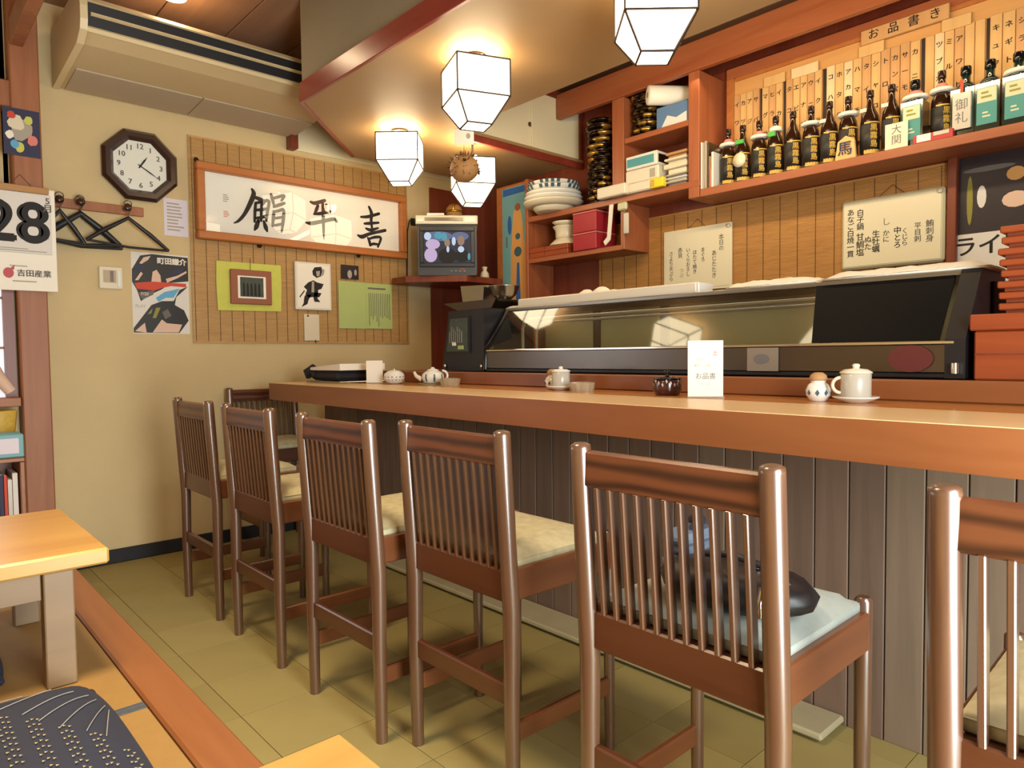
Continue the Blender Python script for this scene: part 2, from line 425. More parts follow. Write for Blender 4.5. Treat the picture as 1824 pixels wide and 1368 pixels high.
# tatami mats on the platform, each with its cloth border
def mat_piece(y0, y1, lab):
    t = thing('tatami_mat', lab, 'mat', (-.4, (y0+y1)/2, .285), 0, 'tatami mats on the platform')
    B().box(XL+.01, .447, y0+.018, y1-.018, .285, .299, .003).build('mat_surface', 'tatami', t)
    for a, b in ((y0, y0+.018), (y1-.018, y1)):
        B().box(XL+.01, .447, a, b, .285, .2995, .002).build('cloth_border', 'heri', t)
mat_piece(-.78, .90, 'straw tatami mat under the low table closest to the camera')
mat_piece(.902, 1.815, 'straw tatami mat beneath the navy floor cushion')
mat_piece(1.817, 3.1, 'straw tatami mat under the low table beside the pillar')
mat_piece(3.102, YF-.01, 'straw tatami mat in front of the magazine shelf')
# walls
wf = struct('wall_far', B().box(XL-.1, .52, YF-.02, YF+.1, 0, .93).box(.50, XR+.1, YF, YF+.1, 0, ZC).box(XL-.1, .52, YF, YF+.1, 1.95, ZC), 'plaster')
struct('wall_right', B().box(XR, XR+.1, YN-.1, YF+.1, 0, ZC), 'dark_red_wood')
struct('wall_left', B().box(XL-.1, XL, YN-.1, YF+.1, 0, ZC), 'plaster_plain')
struct('wall_near', B().box(XL-.1, .14, YN-.1, YN, 0, ZC).box(1.3, XR+.1, YN-.1, YN, 0, ZC).box(.14, 1.3, YN-.1, YN, 2.15, ZC), 'plaster_plain')
ce = struct('ceiling', B().box(XL-.1, XR+.1, YN-.1, YF+.1, ZC+.012, ZC+.1), 'dark_red_wood')
bw = (XR-XL+.2)/14
for i in range(14):
    x = XL-.1+i*bw
    B().box(x+.003, x+bw-.003, YN-.1, YF+.1, ZC, ZC+.014, .003).build('ceiling_board', 'ceiling', ce)
# glazed entrance door behind the camera: the daylight comes through it
d1 = struct('door_1', B().box(.14, .20, YN-.06, YN, 0, 2.15).box(1.24, 1.3, YN-.06, YN, 0, 2.15).box(.20, 1.24, YN-.06, YN, 2.08, 2.15).box(.20, 1.24, YN-.06, YN, 0, .06), 'dark_red_wood')
for k in range(2): B().box(.53+k*.34, .56+k*.34, YN-.05, YN-.02, .06, 2.08).build('door_bar', 'dark_red_wood', d1)
B().box(.20, 1.24, YN-.045, YN-.04, .06, 2.08).build('door_pane', 'glass', d1)
# paper window at the far end of the platform
w1 = struct('window_1', B().box(XL, .50, YF-.055, YF, .905, .945).box(XL, .50, YF-.05, YF, 1.93, 1.97).box(.468, .515, YF-.05, YF, .945, 1.93).box(-.42, -.38, YF-.05, YF, .945, 1.93), 'dark_red_wood')
for a, b in ((XL, -.42), (-.38, .468)):
    B().box(a, b, YF-.02, YF-.014, .945, 1.93).build('paper_pane', 'shoji', w1)
    for k in range(1, 4): B().box(a, b, YF-.032, YF-.021, .945+k*.25-.006, .945+k*.25+.006).build('lattice_bar', 'pillar', w1)
    for k in range(1, 3): B().box(a+(b-a)*k/3-.006, a+(b-a)*k/3+.006, YF-.034, YF-.021, .945, 1.93).build('lattice_bar', 'pillar', w1)
struct('trim_2', B().box(.525, .648, 4.20, YF, .285, ZC, .006), 'pillar')                      # pillar beside the paper window
struct('trim_3', B().box(XL, .53, 4.22, YF, 2.38, 2.51, .005).box(.53, .585, -.79, 4.21, 2.677, 2.80, .004), 'pillar')
struct('baseboard_far', B().box(.56, 2.12, YF-.018, YF, 0, .075, .003), 'black_soft')
struct('trim_4', B().box(1.995, 2.045, 4.25, YF, 2.47, ZC, .003), 'dark_red_wood')
struct('wall_far_upper', B().box(2.045, 3.60, YF-.012, YF, 2.478, ZC), 'cream')
wp = struct('wall_far_right', B().box(3.118, XR, YF-.02, YF, .2, 2.40), 'dark_red_wood')
# dropped ceiling over the counter, with the red edge board, chamfered at the far end
SO = [(1.663, -.79), (2.55, -.79), (2.55, 3.24), (3.645, 3.24), (3.645, 4.126), (2.353, 4.126), (1.663, 3.415)]
XY = lambda a, b, d: Vector((a, b, d))
struct('ceiling_dropped', B().prism(SO, 2.45, 2.468, XY), 'soffit')
struct('ceiling_dropped_front', B().box(1.672, 1.70, -.79, 3.42, 2.468, ZC).prism([(1.672, 3.412), (1.70, 3.40), (2.39, 4.10), (2.36, 4.118)], 2.468, ZC, XY).box(2.36, 2.40, 4.10, 4.12, 2.468, ZC).box(2.52, 2.55, -.79, 3.24, 2.468, ZC), 'fascia')
struct('trim_5', B().box(1.652, 1.672, -.79, 3.412, 2.445, 2.545, .003).prism([(1.652, 3.412), (1.672, 3.405), (2.372, 4.112), (2.353, 4.126)], 2.445, 2.475, XY), 'red_trim')
# front beam over the bottle shelf, end panel
struct('trim_7', B().box(3.38, 3.42, -.79, 3.24, 2.69, 2.85, .004).box(3.42, XR, -.79, 3.24, 2.85, 2.86), 'shelf_wood')
struct('trim_6', B().box(3.605, XR, .974, 1.012, 1.0, 2.02, .003), 'dark_red_wood')

# ------------------------------------------------------------------ chairs
def make_chair(label, cush='cushion'):
    """back towards -x, seat towards +x, origin on the floor midway between the back posts"""
    t = thing('bar_chair', label, 'chair', (0, 0, 0), 0, 'bar chairs along the counter')
    W = .2065; lean = lambda z: -.026*max(0, (z-.5))/.45
    for s in (1, -1):
        b = B().tube([(0, s*W, 0), (-.002, s*W, .25), (0, s*W, .5), (lean(.72), s*W, .72), (lean(.938), s*W, .938), (lean(.947), s*W, .947), (lean(.95), s*W, .951)], [.0175, .020, .0220, .0218, .0216, .0205, .013], 14)
        b.build('back_post', 'chair_z', t, True)
        B().tube([(.385, s*(W-.012), 0), (.385, s*(W-.012), .55), (.385, s*(W-.012), .625), (.385, s*(W-.012), .632)], [.0145, .0175, .0175, .012], 12).build('front_leg', 'chair_z', t, True)
        B().box(.012, .378, s*(W-.008)-.011, s*(W-.008)+.011, .525, .605, .004).build('side_rail', 'chair_x', t, True)
        B().box(.012, .378, s*(W-.010)-.009, s*(W-.010)+.009, .165, .215, .004).build('side_stretcher', 'chair_x', t, True)
    B().box(lean(.9)-.010, lean(.9)+.011, -W+.010, W-.010, .862, .937, .005).build('top_rail', 'chair_rail', t, True)
    B().box(-.010, .011, -W+.010, W-.010, .522, .602, .004).build('lower_back_rail', 'chair', t, True)
    B().box(-.009, .009, -W+.012, W-.012, .262, .316, .004).build('back_stretcher', 'chair', t, True)
    B().box(.376, .394, -W+.02, W-.02, .525, .60, .004).build('front_rail', 'chair', t, True)
    B().box(.011, .376, -W+.01, W-.01, .575, .598).build('seat_board', 'chair_x', t, True)
    for k in range(11):
        y = -.1625+k*.0325
        B().bar((0, y, .598), (lean(.87), y, .866), .0105, .0225, .002, (1, 0, 0)).build('slat', 'chair_z', t, True)
    # cushion with softened edges
    b = B(); n = 12; top = []; 
    g = bmesh.new()
    bmesh.ops.create_grid(g, x_segments=n, y_segments=n, size=1)
    for v in g.verts:
        e = max(abs(v.co.x), abs(v.co.y)); h = .026*(1-e**6)+.024
        v.co = Vector((.195+v.co.x*.180, v.co.y*.195, .598+h))
    for f in g.faces: f.smooth = True
    me_top = [v.co.copy() for v in g.verts]; 
    b.merge(g)
    b.box(.016, .374, -.194, .194, .5985, .624, .006)
    o = b.build('cushion', cush, t, True)
    for p in o.data.polygons: p.use_smooth = True
    return t
c1 = make_chair('slatted brown bar chair standing beside the far plaster wall, far end of the row')
c1.location = (1.055, 3.253, 0)
spots = [(1.052, 2.624, 0.0, 'slatted brown bar chair next to the last one by the far wall'),
         (1.052, 1.946, 0.01, 'slatted brown bar chair in the middle of the row, third from the far wall'),
         (1.125, 1.450, 0.0, 'slatted brown bar chair pulled out a little with a pale patterned cushion showing')]
for x, y, r, l in spots: dup(c1, (x, y, 0), r, l)
dup(c1, (1.088, .088, 0), 0.03, 'slatted brown bar chair closest to the near end, only its far post fully in view')
dup(c1, (1.775, 4.245, 0), -PI/2, 'slatted brown bar chair set against the far wall past the counter end')
c5 = make_chair('slatted brown bar chair with a black handbag on a blue-grey cushion', 'cushion_blue')
c5.location = (1.082, .745, 0)

# handbag and jacket on the chair
t = thing('handbag', 'small black handbag with a silver clasp lying on the blue-grey chair cushion', 'bag', (1.29, .70, .65))
b = B(); pr = [(.0, 0), (.070, .0), (.088, .014), (.092, .034), (.080, .054), (.05, .064), (.0, .066)]
o = b.lathe(pr, 20, (1.225, .70, .650), Matrix.Diagonal((1.15, 1.75, 1.0, 1.0))).build('bag_body', 'black', t)
B().tube([(1.23, .58, .69), (1.19, .60, .735), (1.18, .68, .75), (1.19, .76, .735), (1.23, .79, .69)], .007, 8).build('strap', 'black', t)
B().tube([(1.135, .600, .665), (1.128, .598, .69), (1.140, .598, .715)], .007, 10).build('clasp', 'silver', t)
B().lathe([(.0, 0), (.012, .001), (.012, .006), (0, .007)], 12, (1.235, .66, .7165)).build('snap_button', 'silver', t)
t = thing('folded_jacket', 'folded blue-grey jacket laid behind the black handbag on the chair', 'jacket', (1.33, .83, .65))
b = B()
for k, (dx, dy, dz) in enumerate(((0, 0, 0), (.012, .006, .030), (-.008, -.006, .058))):
    b.box(1.29+dx, 1.42+dx, .848+dy, .925+dy, .650+dz, .678+dz, .010)
b.build('jacket_folds', 'jacket', t)
B().tube([(1.33, .86, .742), (1.38, .875, .750), (1.40, .91, .742)], .012, 8).build('collar', 'navy_print', t)

# ------------------------------------------------------------------ counter
t = thing('sushi_counter', 'long orange wood counter with a grey-brown plank front', 'counter', (1.95, 1.6, 0))
B().prism([(1.673, 3.93), (1.537, -.79), (2.20, -.79), (2.20, 3.93)], .889, .983, XY).build('front_board', 'counter', t)
B().box(1.930, 2.20, -.79, 3.925, .9832, .9852).build('worktop', 'counter_top', t)
B().prism([(1.675, 3.928), (1.539, -.788), (1.9295, -.788), (1.9295, 3.928)], .9832, .9853, XY).build('lit_band_strip', 'counter_lit_band', t)  # thin pale sheet: the bright lit band along the front, put into colour
B().box(2.20, 2.235, -.79, 3.32, .9853, 1.048, .005).build('riser_board', 'counter', t)
B().box(2.235, 2.72, -.79, 3.60, 1.0, 1.046, .004).build('back_ledge', 'counter', t)
B().box(2.14, 2.70, -.79, 4.10, .0, .88).build('carcass', 'black_soft', t)
mp = {}
for k in range(47):
    y = 4.12-(k+1)*.1025
    key = random.choice(['panel', 'panel_b', 'panel_c', 'panel'])
    if key not in mp:
        o = B().box(2.118, 2.139, .0015, .1010, .0, .880, .0025).build('plank', key, t, True); mp[key] = o.data
    else:
        o = bpy.data.objects.new('plank', mp[key]); C.objects.link(o); o.parent = t
    o.location = Vector((0, y, 0))-Vector((1.95, 1.6, 0))
t = thing('footrest', 'low pale concrete foot bar running along the foot of the counter planks', 'footrest', (1.98, 2.0, 0))
B().box(1.955, 2.115, .845, 3.5, .012, .034, .006).build('bar_slab', 'footrest', t)
for y in (.95, 1.7, 2.45, 3.2): B().box(1.99, 2.115, y, y+.08, 0, .012).build('support_block', 'black_soft', t)

# ------------------------------------------------------------------ sushi display case
t = thing('sushi_display_case', 'long glass-fronted refrigerated sushi case with black ends on the counter ledge', 'display case', (2.45, 1.7, 1.046))
B().box(2.30, 2.72, .62, 2.72, 1.050, 1.065, .003).build('base_plate', 'black', t)
B().box(2.30, 2.312, .62, 2.72, 1.066, 1.150, .002).build('front_band', 'steel_dark', t)
B().box(2.297, 2.318, .62, 2.72, 1.150, 1.160, .002).build('band_trim', 'silver', t)
B().box(2.315, 2.70, .62, 2.72, 1.066, 1.13).build('cold_tray', 'steel_dark', t)
B().face([(2.304, .645, 1.16), (2.304, 2.72, 1.16), (2.455, 2.715, 1.362), (2.455, .645, 1.362)]).build('front_pane', 'case_glass', t)
B().box(2.450, 2.475, .605, 2.73, 1.360, 1.378, .003).build('top_rail', 'rail_grey', t)
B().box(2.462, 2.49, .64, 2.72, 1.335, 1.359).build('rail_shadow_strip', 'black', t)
B().box(2.476, 2.72, .605, 2.73, 1.362, 1.376, .002).build('top_deck', 'steel_dark', t)
for y in (.66, 1.16, 1.90, 2.31, 2.70):
    B().box(2.690, 2.71, y-.022, y+.022, 1.13, 1.36).build('rear_mullion', 'black', t)
for y0, y1 in ((.68, 1.14), (1.18, 1.88), (1.92, 2.29), (2.33, 2.68)):
    B().box(2.698, 2.702, y0, y1, 1.13, 1.36).build('rear_pane', 'olive', t)
B()._add([(2.299, .66, 1.163), (2.299, 1.036, 1.163), (2.450, 1.089, 1.363), (2.450, .66, 1.363), (2.303, .66, 1.161), (2.303, 1.036, 1.161), (2.454, 1.089, 1.361), (2.454, .66, 1.361)], [(0, 1, 2, 3), (7, 6, 5, 4), (0, 4, 5, 1), (2, 6, 7, 3), (1, 5, 6, 2), (0, 3, 7, 4)]).build('black_shutter', 'shutter_black', t)
B().tube([(2.47, 2.62, 1.13), (2.47, 2.62, 1.27), (2.47, 2.605, 1.30), (2.47, 2.57, 1.312), (2.47, 1.05, 1.318)], .008, 10).build('cooling_pipe', 'porcelain', t)
B().tube([(2.50, 2.55, 1.13), (2.50, 2.55, 1.25), (2.50, 2.535, 1.285), (2.50, 2.50, 1.295), (2.50, 1.05, 1.30)], .006, 10).build('cooling_pipe', 'porcelain', t)
# near end and far end housings
b = B().prism([(2.298, 1.050), (2.72, 1.050), (2.72, 1.378), (2.452, 1.378), (2.298, 1.165)], .592, .645, lambda a, b_, d: Vector((a, d, b_)))
b.build('end_frame', 'black', t)
e = B().box(2.56, 2.715, .585, .592, 1.20, 1.345, .003).build('hinge_cover', 'black_soft', t)
B().tube([(2.286, .615, 1.065), (2.286, .615, 1.095)], .011, 10).build('end_fitting', 'silver', t)
F = lambda a, b_, d: Vector((d, a, b_))
hs = B().prism([(2.737, 1.050), (3.10, 1.050), (3.03, 1.372), (2.737, 1.372)], 2.305, 2.66, F).build('end_housing', 'black', t)
B().prism([(2.845, 1.145), (3.055, 1.145), (3.015, 1.340), (2.845, 1.340)], 2.296, 2.306, F).build('housing_window', 'label_black', hs)
B().prism([(2.858, 1.155), (3.040, 1.155), (3.005, 1.330), (2.858, 1.330)], 2.293, 2.297, F).build('housing_glass', 'dark_housing' if 'dark_housing' in M else 'photo_dark', hs)
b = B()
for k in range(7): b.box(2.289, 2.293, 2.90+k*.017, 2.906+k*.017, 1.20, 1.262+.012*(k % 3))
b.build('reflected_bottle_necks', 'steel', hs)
B().box(2.289, 2.293, 2.955, 2.985, 1.185, 1.205).build('white_label', 'white_paper', hs)
B().box(2.289, 2.293, 2.89, 2.935, 1.165, 1.185).build('green_label', 'mint', hs)
B().tube([(2.300, 2.722, 1.06), (2.303, 2.722, 1.16), (2.462, 2.722, 1.368)], .013, 10).build('corner_post', 'black_gloss', t)
for y in (2.75, 3.06): B().lathe([(.008, 0), (.008, .02), (.005, .024)], 10, (2.297, y, 1.062)).build('foot', 'silver', t)
# card and lid on the lower band, colours dimmed as if behind it
t = thing('printed_card', 'dimmed printed card with a dark mark on the steel band of the sushi case', 'card', (2.295, 1.21, 1.07))
B().box(2.2925, 2.2975, 1.15, 1.265, 1.066, 1.148).build('card', 'dimmed_card', t)
b = B(); b.face([(2.2915, 1.21+.03*math.cos(k*PI/6)+.0, 1.108+.018*math.sin(k*PI/6)) for k in range(12)]); b.build('printed_mark', 'ink_soft', t)
t = thing('red_disc', 'dimmed red round lid on the steel band near the black shutter', 'lid', (2.294, .735, 1.066))
b = B(); b.prism([(.735+.062*math.cos(k*PI/12), 1.108+.041*math.sin(k*PI/12)) for k in range(24)], 2.2925, 2.298, F); b.build('lid_disc', 'dimmed_red', t)
# things on top of the case
def slab(name, lab, cat, y0, y1, x0, x1, z0, z1, m, bev=.008):
    t = thing(name, lab, cat, ((x0+x1)/2, (y0+y1)/2, z0)); B().box(x0, x1, y0, y1, z0, z1, bev).build('body', m, t); return t
t = slab('white_cover', 'long white plastic cover lying on the sushi case beyond the small whiteboard', 'cover', 1.60, 2.68, 2.49, 2.60, 1.3765, 1.424, 'plastic_white', .006)
B().box(2.492, 2.598, 1.590, 1.6005, 1.378, 1.422, .002).build('end_cap', 'porcelain', t)
def towel(lab, y0, y1, x0, x1, z0, h, seed):
    t = thing('towel', lab, 'towel', ((x0+x1)/2, (y0+y1)/2, z0), 0, 'towels on the sushi case')
    g = bmesh.new(); bmesh.ops.create_grid(g, x_segments=8, y_segments=18, size=1); rr = random.Random(seed)
    for v in g.verts:
        e = max(abs(v.co.x), abs(v.co.y)); z = z0+.004+h*(1-e**5)*(.75+.25*math.sin(9*v.co.y+seed)*math.cos(3*v.co.x))+rr.uniform(0, .003)
        v.co = Vector(((x0+x1)/2+v.co.x*(x1-x0)/2, (y0+y1)/2+v.co.y*(y1-y0)/2, z))
    b = B(); b.merge(g); b.box(x0+.004, x1-.004, y0+.004, y1-.004, z0+.0005, z0+.006)
    o = b.build('cloth', 'towel', t)
    for p in o.data.polygons: p.use_smooth = True
    return t
towel('white towel folded on the case just past the black shutter', 1.09, 1.45, 2.452, 2.66, 1.3785, .030, 3)
towel('long flat white towel laid over the black end of the sushi case', .57, 1.075, 2.445, 2.69, 1.3790, .032, 5)
towel('crumpled white towel on the case by the far black housing', 2.685, 2.785, 2.50, 2.66, 1.3785, .016, 8)
t = thing('wrapped_bundle', 'crumpled cream cloth bundle lying on the white cover of the case', 'bundle', (2.66, 2.27, 1.3765))
b = B()
for dx, dy, r in ((0, -.10, .036), (.005, -.02, .046), (-.005, .07, .042), (.005, .14, .034)):
    b.lathe([(0, 0), (r*1.2, .006), (r*1.35, r*.7), (r, r*1.5), (r*.4, r*1.9), (0, r*1.95)], 12, (2.66+dx, 2.27+dy, 1.3765))
b.build('cloth', 'towel', t)
t = thing('steel_bowl', 'steel mixing bowl standing on the flat metal tray', 'bowl', (2.55, 2.85, 1.4335))
B().lathe([(.035, 0), (.04, .004), (.068, .030), (.085, .075), (.088, .076), (.083, .072), (.066, .031), (.036, .006), (0, .005)], 24, (2.55, 2.85, 1.4335)).build('bowl_wall', 'steel', t)
t = thing('flat_tray', 'flat grey metal tray on the black end housing under the television', 'tray', (2.45, 3.0, 1.372))
B().prism([(2.83, 1.387), (3.13, 1.387), (3.26, 1.433), (2.795, 1.433)], 2.44, 2.655, F).box(2.46, 2.64, 2.84, 3.0, 1.3725, 1.387).build('tray_body', 'steel_dark', t)
t = thing('steel_pan', 'square dented steel pan beside the mixing bowl', 'pan', (2.56, 3.03, 1.4335)); B().prism([(2.96, 1.4335), (3.14, 1.4335), (3.16, 1.53), (2.95, 1.52)], 2.49, 2.63, F).build('pan_wall', 'steel', t)
# stacked red trays at the near end of the ledge
t = thing('lacquer_box', 'big deep orange-red wooden box at the near end of the ledge', 'box', (2.45, .42, 1.046))
B().box(2.30, 2.62, .20, .572, 1.047, 1.185, .004).build('box_wall', 'tray_red', t)
B().box(2.29, 2.63, .19, .582, 1.186, 1.232, .004).build('lid', 'tray_red', t)
rim = B().box(2.298, 2.302, .20, .57, 1.118, 1.122); rim.build('seam_line', 'dark_red_wood', t)
tr = None
for k in range(8):
    z = 1.2325+k*.0305; lab = 'thin orange-red wooden tray, %s from the bottom of the stack on the big box' % ORDN[k]
    if tr is None:
        tr = thing('wooden_tray', lab, 'tray', (2.45, .38, z), 0, 'trays stacked on the big box')
        B().box(2.32, 2.60, .20, .520, z+.010, z+.0285, .003).build('tray_rim', 'tray_red', tr)
        B().box(2.335, 2.585, .215, .505, z, z+.010).build('foot_strip', 'dark_red_wood', tr)
    else: dup(tr, (2.45, .38+.004*((k*7) % 3-1), z), 0, lab)

# ------------------------------------------------------------------ things on the counter (top surface z = .9853)
ZT = .9853
def lathe_thing(name, lab, cat, loc, parts, group=None):
    t = thing(name, lab, cat, loc, 0, group)
    for pn, prof, m in parts: B().lathe(prof, 24, loc).build(pn, m, t)
    return t
def ring_handle(t, c, r, wire, m, axis=(0, -1)):
    ax = Vector((axis[0], axis[1], 0)).normalized(); pts = []
    for k in range(11):
        a = -PI*.5+PI*k/10; pts.append(Vector(c)+ax*(math.cos(a)*r)+Vector((0, 0, math.sin(a)*r)))
    B().tube(pts, wire, 8).build('handle', m, t)
# cup with lid on saucer, nearest
def saucer(lab, loc):
    return lathe_thing('saucer', lab, 'saucer', loc, [('dish', [(.03, 0), (.034, .002), (.058, .013), (.062, .016), (.061, .018), (.034, .007), (0, .006)], 'porcelain')])
saucer('pale saucer under the larger grey lidded cup', (2.06, .80, ZT))
t = lathe_thing('lidded_cup', 'larger grey lidded cup on the counter by the menu-side soy pot', 'cup', (2.06, .80, ZT+.0075),
    [('cup_wall', [(.036, 0), (.040, .004), (.0405, .074), (.038, .076)], 'cup_grey'), ('lid', [(.043, .0762), (.043, .080), (.030, .088), (.009, .090), (.009, .094), (.011, .100), (.006, .104), (0, .104)], 'porcelain_warm')])
ring_handle(t, (2.06-.022, .80+.033, ZT+.050), .022, .005, 'porcelain_warm', (-.5, .85))
def soy_pot(lab, loc):
    t = lathe_thing('soy_pot', lab, 'jar', loc, [('jar_body', [(.020, 0), (.024, .002), (.034, .018), (.036, .032), (.028, .050), (.020, .056), (.022, .062)], 'porcelain'), ('lid', [(.024, .062), (.026, .066), (.022, .078), (.012, .085), (0, .086)], 'cork')])
    b = B()
    for k in range(9):
        a = 2*PI*k/9; u = Vector((math.cos(a), math.sin(a), 0)); v = Vector((-u.y, u.x, 0)); c = Vector(loc)
        b.face([c+u*.0370+Vector((0, 0, .036)), c+u*.0368-v*.006+Vector((0, 0, .026)), c+u*.0352+Vector((0, 0, .017)), c+u*.0368+v*.006+Vector((0, 0, .026))])
    b.build('glaze_pattern', 'blue_glaze', t); return t
soy_pot('round cork-lidded soy pot beside the larger grey cup', (2.055, .905, ZT))
# menu card holder
t = thing('menu_card', 'tall white menu card standing beside the dark red lidded pot', 'menu', (1.99, 1.245, ZT))
R = Matrix.Rotation(math.radians(-52), 3, 'Z')
B().obox((1.99, 1.245, ZT+.095), (.112, .004, .184), R, .001).build('card', 'white_paper', t)
B().obox((1.99, 1.245, ZT+.0025), (.118, .03, .005), R, .001).build('stand_foot', 'clear_glass', t)
fr = R @ Matrix(((1, 0, 0), (0, 0, -1), (0, 1, 0)))
nrm = R @ Vector((0, -1, 0)); ux = R @ Vector((1, 0, 0))
MC = Vector((1.99, 1.245, ZT))+nrm*.0025
text('お品書', .022, MC+Vector((0, 0, .070)), fr, 'ink_soft', t)
text('握り 一人前', .010, MC+Vector((0, 0, .105))-ux*.01, fr, 'ink_faint', t); text('ちらし', .010, MC+Vector((0, 0, .125))-ux*.015, fr, 'ink_faint', t)
text('上', .018, MC+Vector((0, 0, .145))+ux*.03, fr, 'red', t, 'red_stamp'); text('ビール', .010, MC+Vector((0, 0, .045)), fr, 'ink_faint', t)
# dark red pot
t = lathe_thing('lidded_pot', 'small dark red glazed pot with a pale brush pattern beside the menu card', 'pot', (2.045, 1.432, ZT),
    [('pot_body', [(.036, 0), (.044, .004), (.049, .018), (.049, .046), (.044, .056)], 'pot_red'), ('lid', [(.047, .0562), (.047, .060), (.030, .064), (.008, .066), (.007, .074), (.012, .080), (.010, .086), (0, .087)], 'black_gloss')])
b = B()
for k in range(22):
    a = 2*PI*k/22; u = Vector((math.cos(a), math.sin(a), 0)); v = Vector((-u.y, u.x, 0)); c = Vector((2.045, 1.432, ZT)); h = .030+.006*((k*5) % 3)
    b.face([c+u*.0496+Vector((0, 0, h)), c+u*.0496-v*.004+Vector((0, 0, h+.010)), c+u*.0494+v*.001+Vector((0, 0, h+.015)), c+u*.0496+v*.004+Vector((0, 0, h+.006))])
b.build('brush_pattern', 'cup_grey', t)
# second cup group
saucer('pale saucer under the smaller grey cup in the middle of the counter', (2.075, 1.975, ZT))
lathe_thing('lidded_cup', 'smaller grey lidded cup beside the square glass ashtray', 'cup', (2.075, 1.975, ZT+.0075),
    [('cup_wall', [(.034, 0), (.037, .004), (.0375, .066), (.035, .068)], 'cup_grey'), ('lid', [(.040, .0682), (.040, .072), (.026, .078), (.008, .080), (.009, .088), (0, .091)], 'porcelain')])
soy_pot('round soy pot half hidden behind the smaller grey cup', (2.11, 2.055, ZT))
def ashtray(lab, loc):
    t = thing('glass_ashtray', lab, 'ashtray', loc); b = B(); c = Vector(loc)
    n = 24; R0 = [.052 if k % 2 else .049 for k in range(n)]
    pr = lambda r, z: [c+Vector((r*R0[k]/.052*math.cos(2*PI*k/n), r*R0[k]/.052*math.sin(2*PI*k/n), z)) for k in range(n)]
    rings = [pr(.046, 0), pr(.052, .034), pr(.044, .036), pr(.038, .010)]
    vs = [p for g in rings for p in g]; fs = [(i*n+k, i*n+(k+1) % n, (i+1)*n+(k+1) % n, (i+1)*n+k) for i in range(3) for k in range(n)]
    b._add(vs, fs+[list(range(n))[::-1], [3*n+k for k in range(n)]]); b.build('glass_wall', 'clear_glass', t); return t
ashtray('ribbed clear glass ashtray beside the smaller grey cup', (2.06, 1.845, ZT))
# teapot group
t = thing('wooden_coaster', 'thin brown tray under the white teapot', 'tray', (2.10, 2.90, ZT)); B().lathe([(.075, 0), (.08, .004), (.078, .006), (0, .005)], 24, (2.10, 2.90, ZT)).build('dish', 'olive', t)
t = lathe_thing('teapot', 'white teapot with blue stripes on a thin tray by the far end', 'teapot', (2.09, 2.89, ZT+.0062),
    [('pot_body', [(.034, 0), (.048, .006), (.058, .028), (.056, .046), (.040, .060), (.030, .064)], 'porcelain'), ('lid', [(.032, .0642), (.030, .069), (.012, .075), (.008, .082), (0, .084)], 'porcelain')])
ring_handle(t, (2.09+.035, 2.89-.035, ZT+.045), .026, .006, 'porcelain', (.7, -.7))
B().tube([(2.045, 2.925, ZT+.028), (2.025, 2.945, ZT+.045), (2.018, 2.952, ZT+.066)], [.014, .010, .007], 10).build('spout', 'porcelain_warm', t)
b = B()
for k in range(8):
    a = 2*PI*k/8+.3; u = Vector((math.cos(a), math.sin(a), 0)); v = Vector((-u.y, u.x, 0)); c = Vector((2.09, 2.89, ZT+.0062))
    b._add([c+u*.0505-v*.004+Vector((0, 0, .010)), c+u*.0505+v*.004+Vector((0, 0, .010)), c+u*.0592+v*.005+Vector((0, 0, .030)), c+u*.0592-v*.005+Vector((0, 0, .030)), c+u*.0555+v*.004+Vector((0, 0, .048)), c+u*.0555-v*.004+Vector((0, 0, .048))], [(0, 1, 2, 3), (3, 2, 4, 5)])
b.build('blue_stripe', 'blue_glaze', t)
ashtray('ribbed clear glass ashtray beside the white teapot', (2.07, 2.72, ZT))
t = lathe_thing('striped_pot', 'round silvery striped pot beside the small white card', 'pot', (2.02, 3.14, ZT),
    [('pot_body', [(.026, 0), (.044, .010), (.056, .032), (.052, .054), (.034, .068), (.014, .074)], 'porcelain'), ('knob', [(.010, .074), (.009, .080), (0, .083)], 'silver')])
b = B()
for k in range(16):
    a = 2*PI*k/16; u = Vector((math.cos(a), math.sin(a), 0)); v = Vector((-u.y, u.x, 0)); c = Vector((2.02, 3.14, ZT))
    b.face([c+u*.0500-v*.003+Vector((0, 0, .020)), c+u*.0500+v*.003+Vector((0, 0, .020)), c+u*.0565+v*.004+Vector((0, 0, .040)), c+u*.0565-v*.004+Vector((0, 0, .040))])
b.build('dark_stripe', 'label_black', t)
t = thing('small_card', 'small plain cream card standing in front of the black bag', 'card', (1.99, 3.30, ZT))
B().obox((1.985, 3.28, ZT+.062), (.088, .003, .124), Matrix.Rotation(math.radians(-40), 3, 'Z')).build('card', 'white_paper', t)
B().obox((1.985, 3.28, ZT+.003), (.09, .024, .006), Matrix.Rotation(math.radians(-40), 3, 'Z')).build('stand_foot', 'clear_glass', t)
t = thing('black_bag', 'black bag with a white folded paper over it at the far end of the counter', 'bag', (2.03, 3.65, ZT))
b = B(); b.box(1.87, 2.16, 3.48, 3.80, ZT+.0125, ZT+.070, .018); b.build('bag_body', 'black_soft', t)
B().tube([(1.86, 3.80, ZT+.036), (1.86, 3.83, ZT+.06), (1.885, 3.80, ZT+.085), (1.90, 3.76, ZT+.06), (1.86, 3.77, ZT+.040)], .022, 8).build('bag_handle', 'black_soft', t)
b = B(); b.prism([(3.44, .0715), (3.79, .0705), (3.80, .086), (3.44, .108)], 1.865, 2.15, lambda a, z, d: Vector((d, a, ZT+z))); b.build('folded_paper', 'white_paper', t)
t = thing('metal_tray', 'flat metal tray under the black bag on the counter', 'tray', (2.02, 3.62, ZT))
B().box(1.86, 2.18, 3.44, 3.84, ZT+.0005, ZT+.010, .003).build('tray_body', 'steel', t)

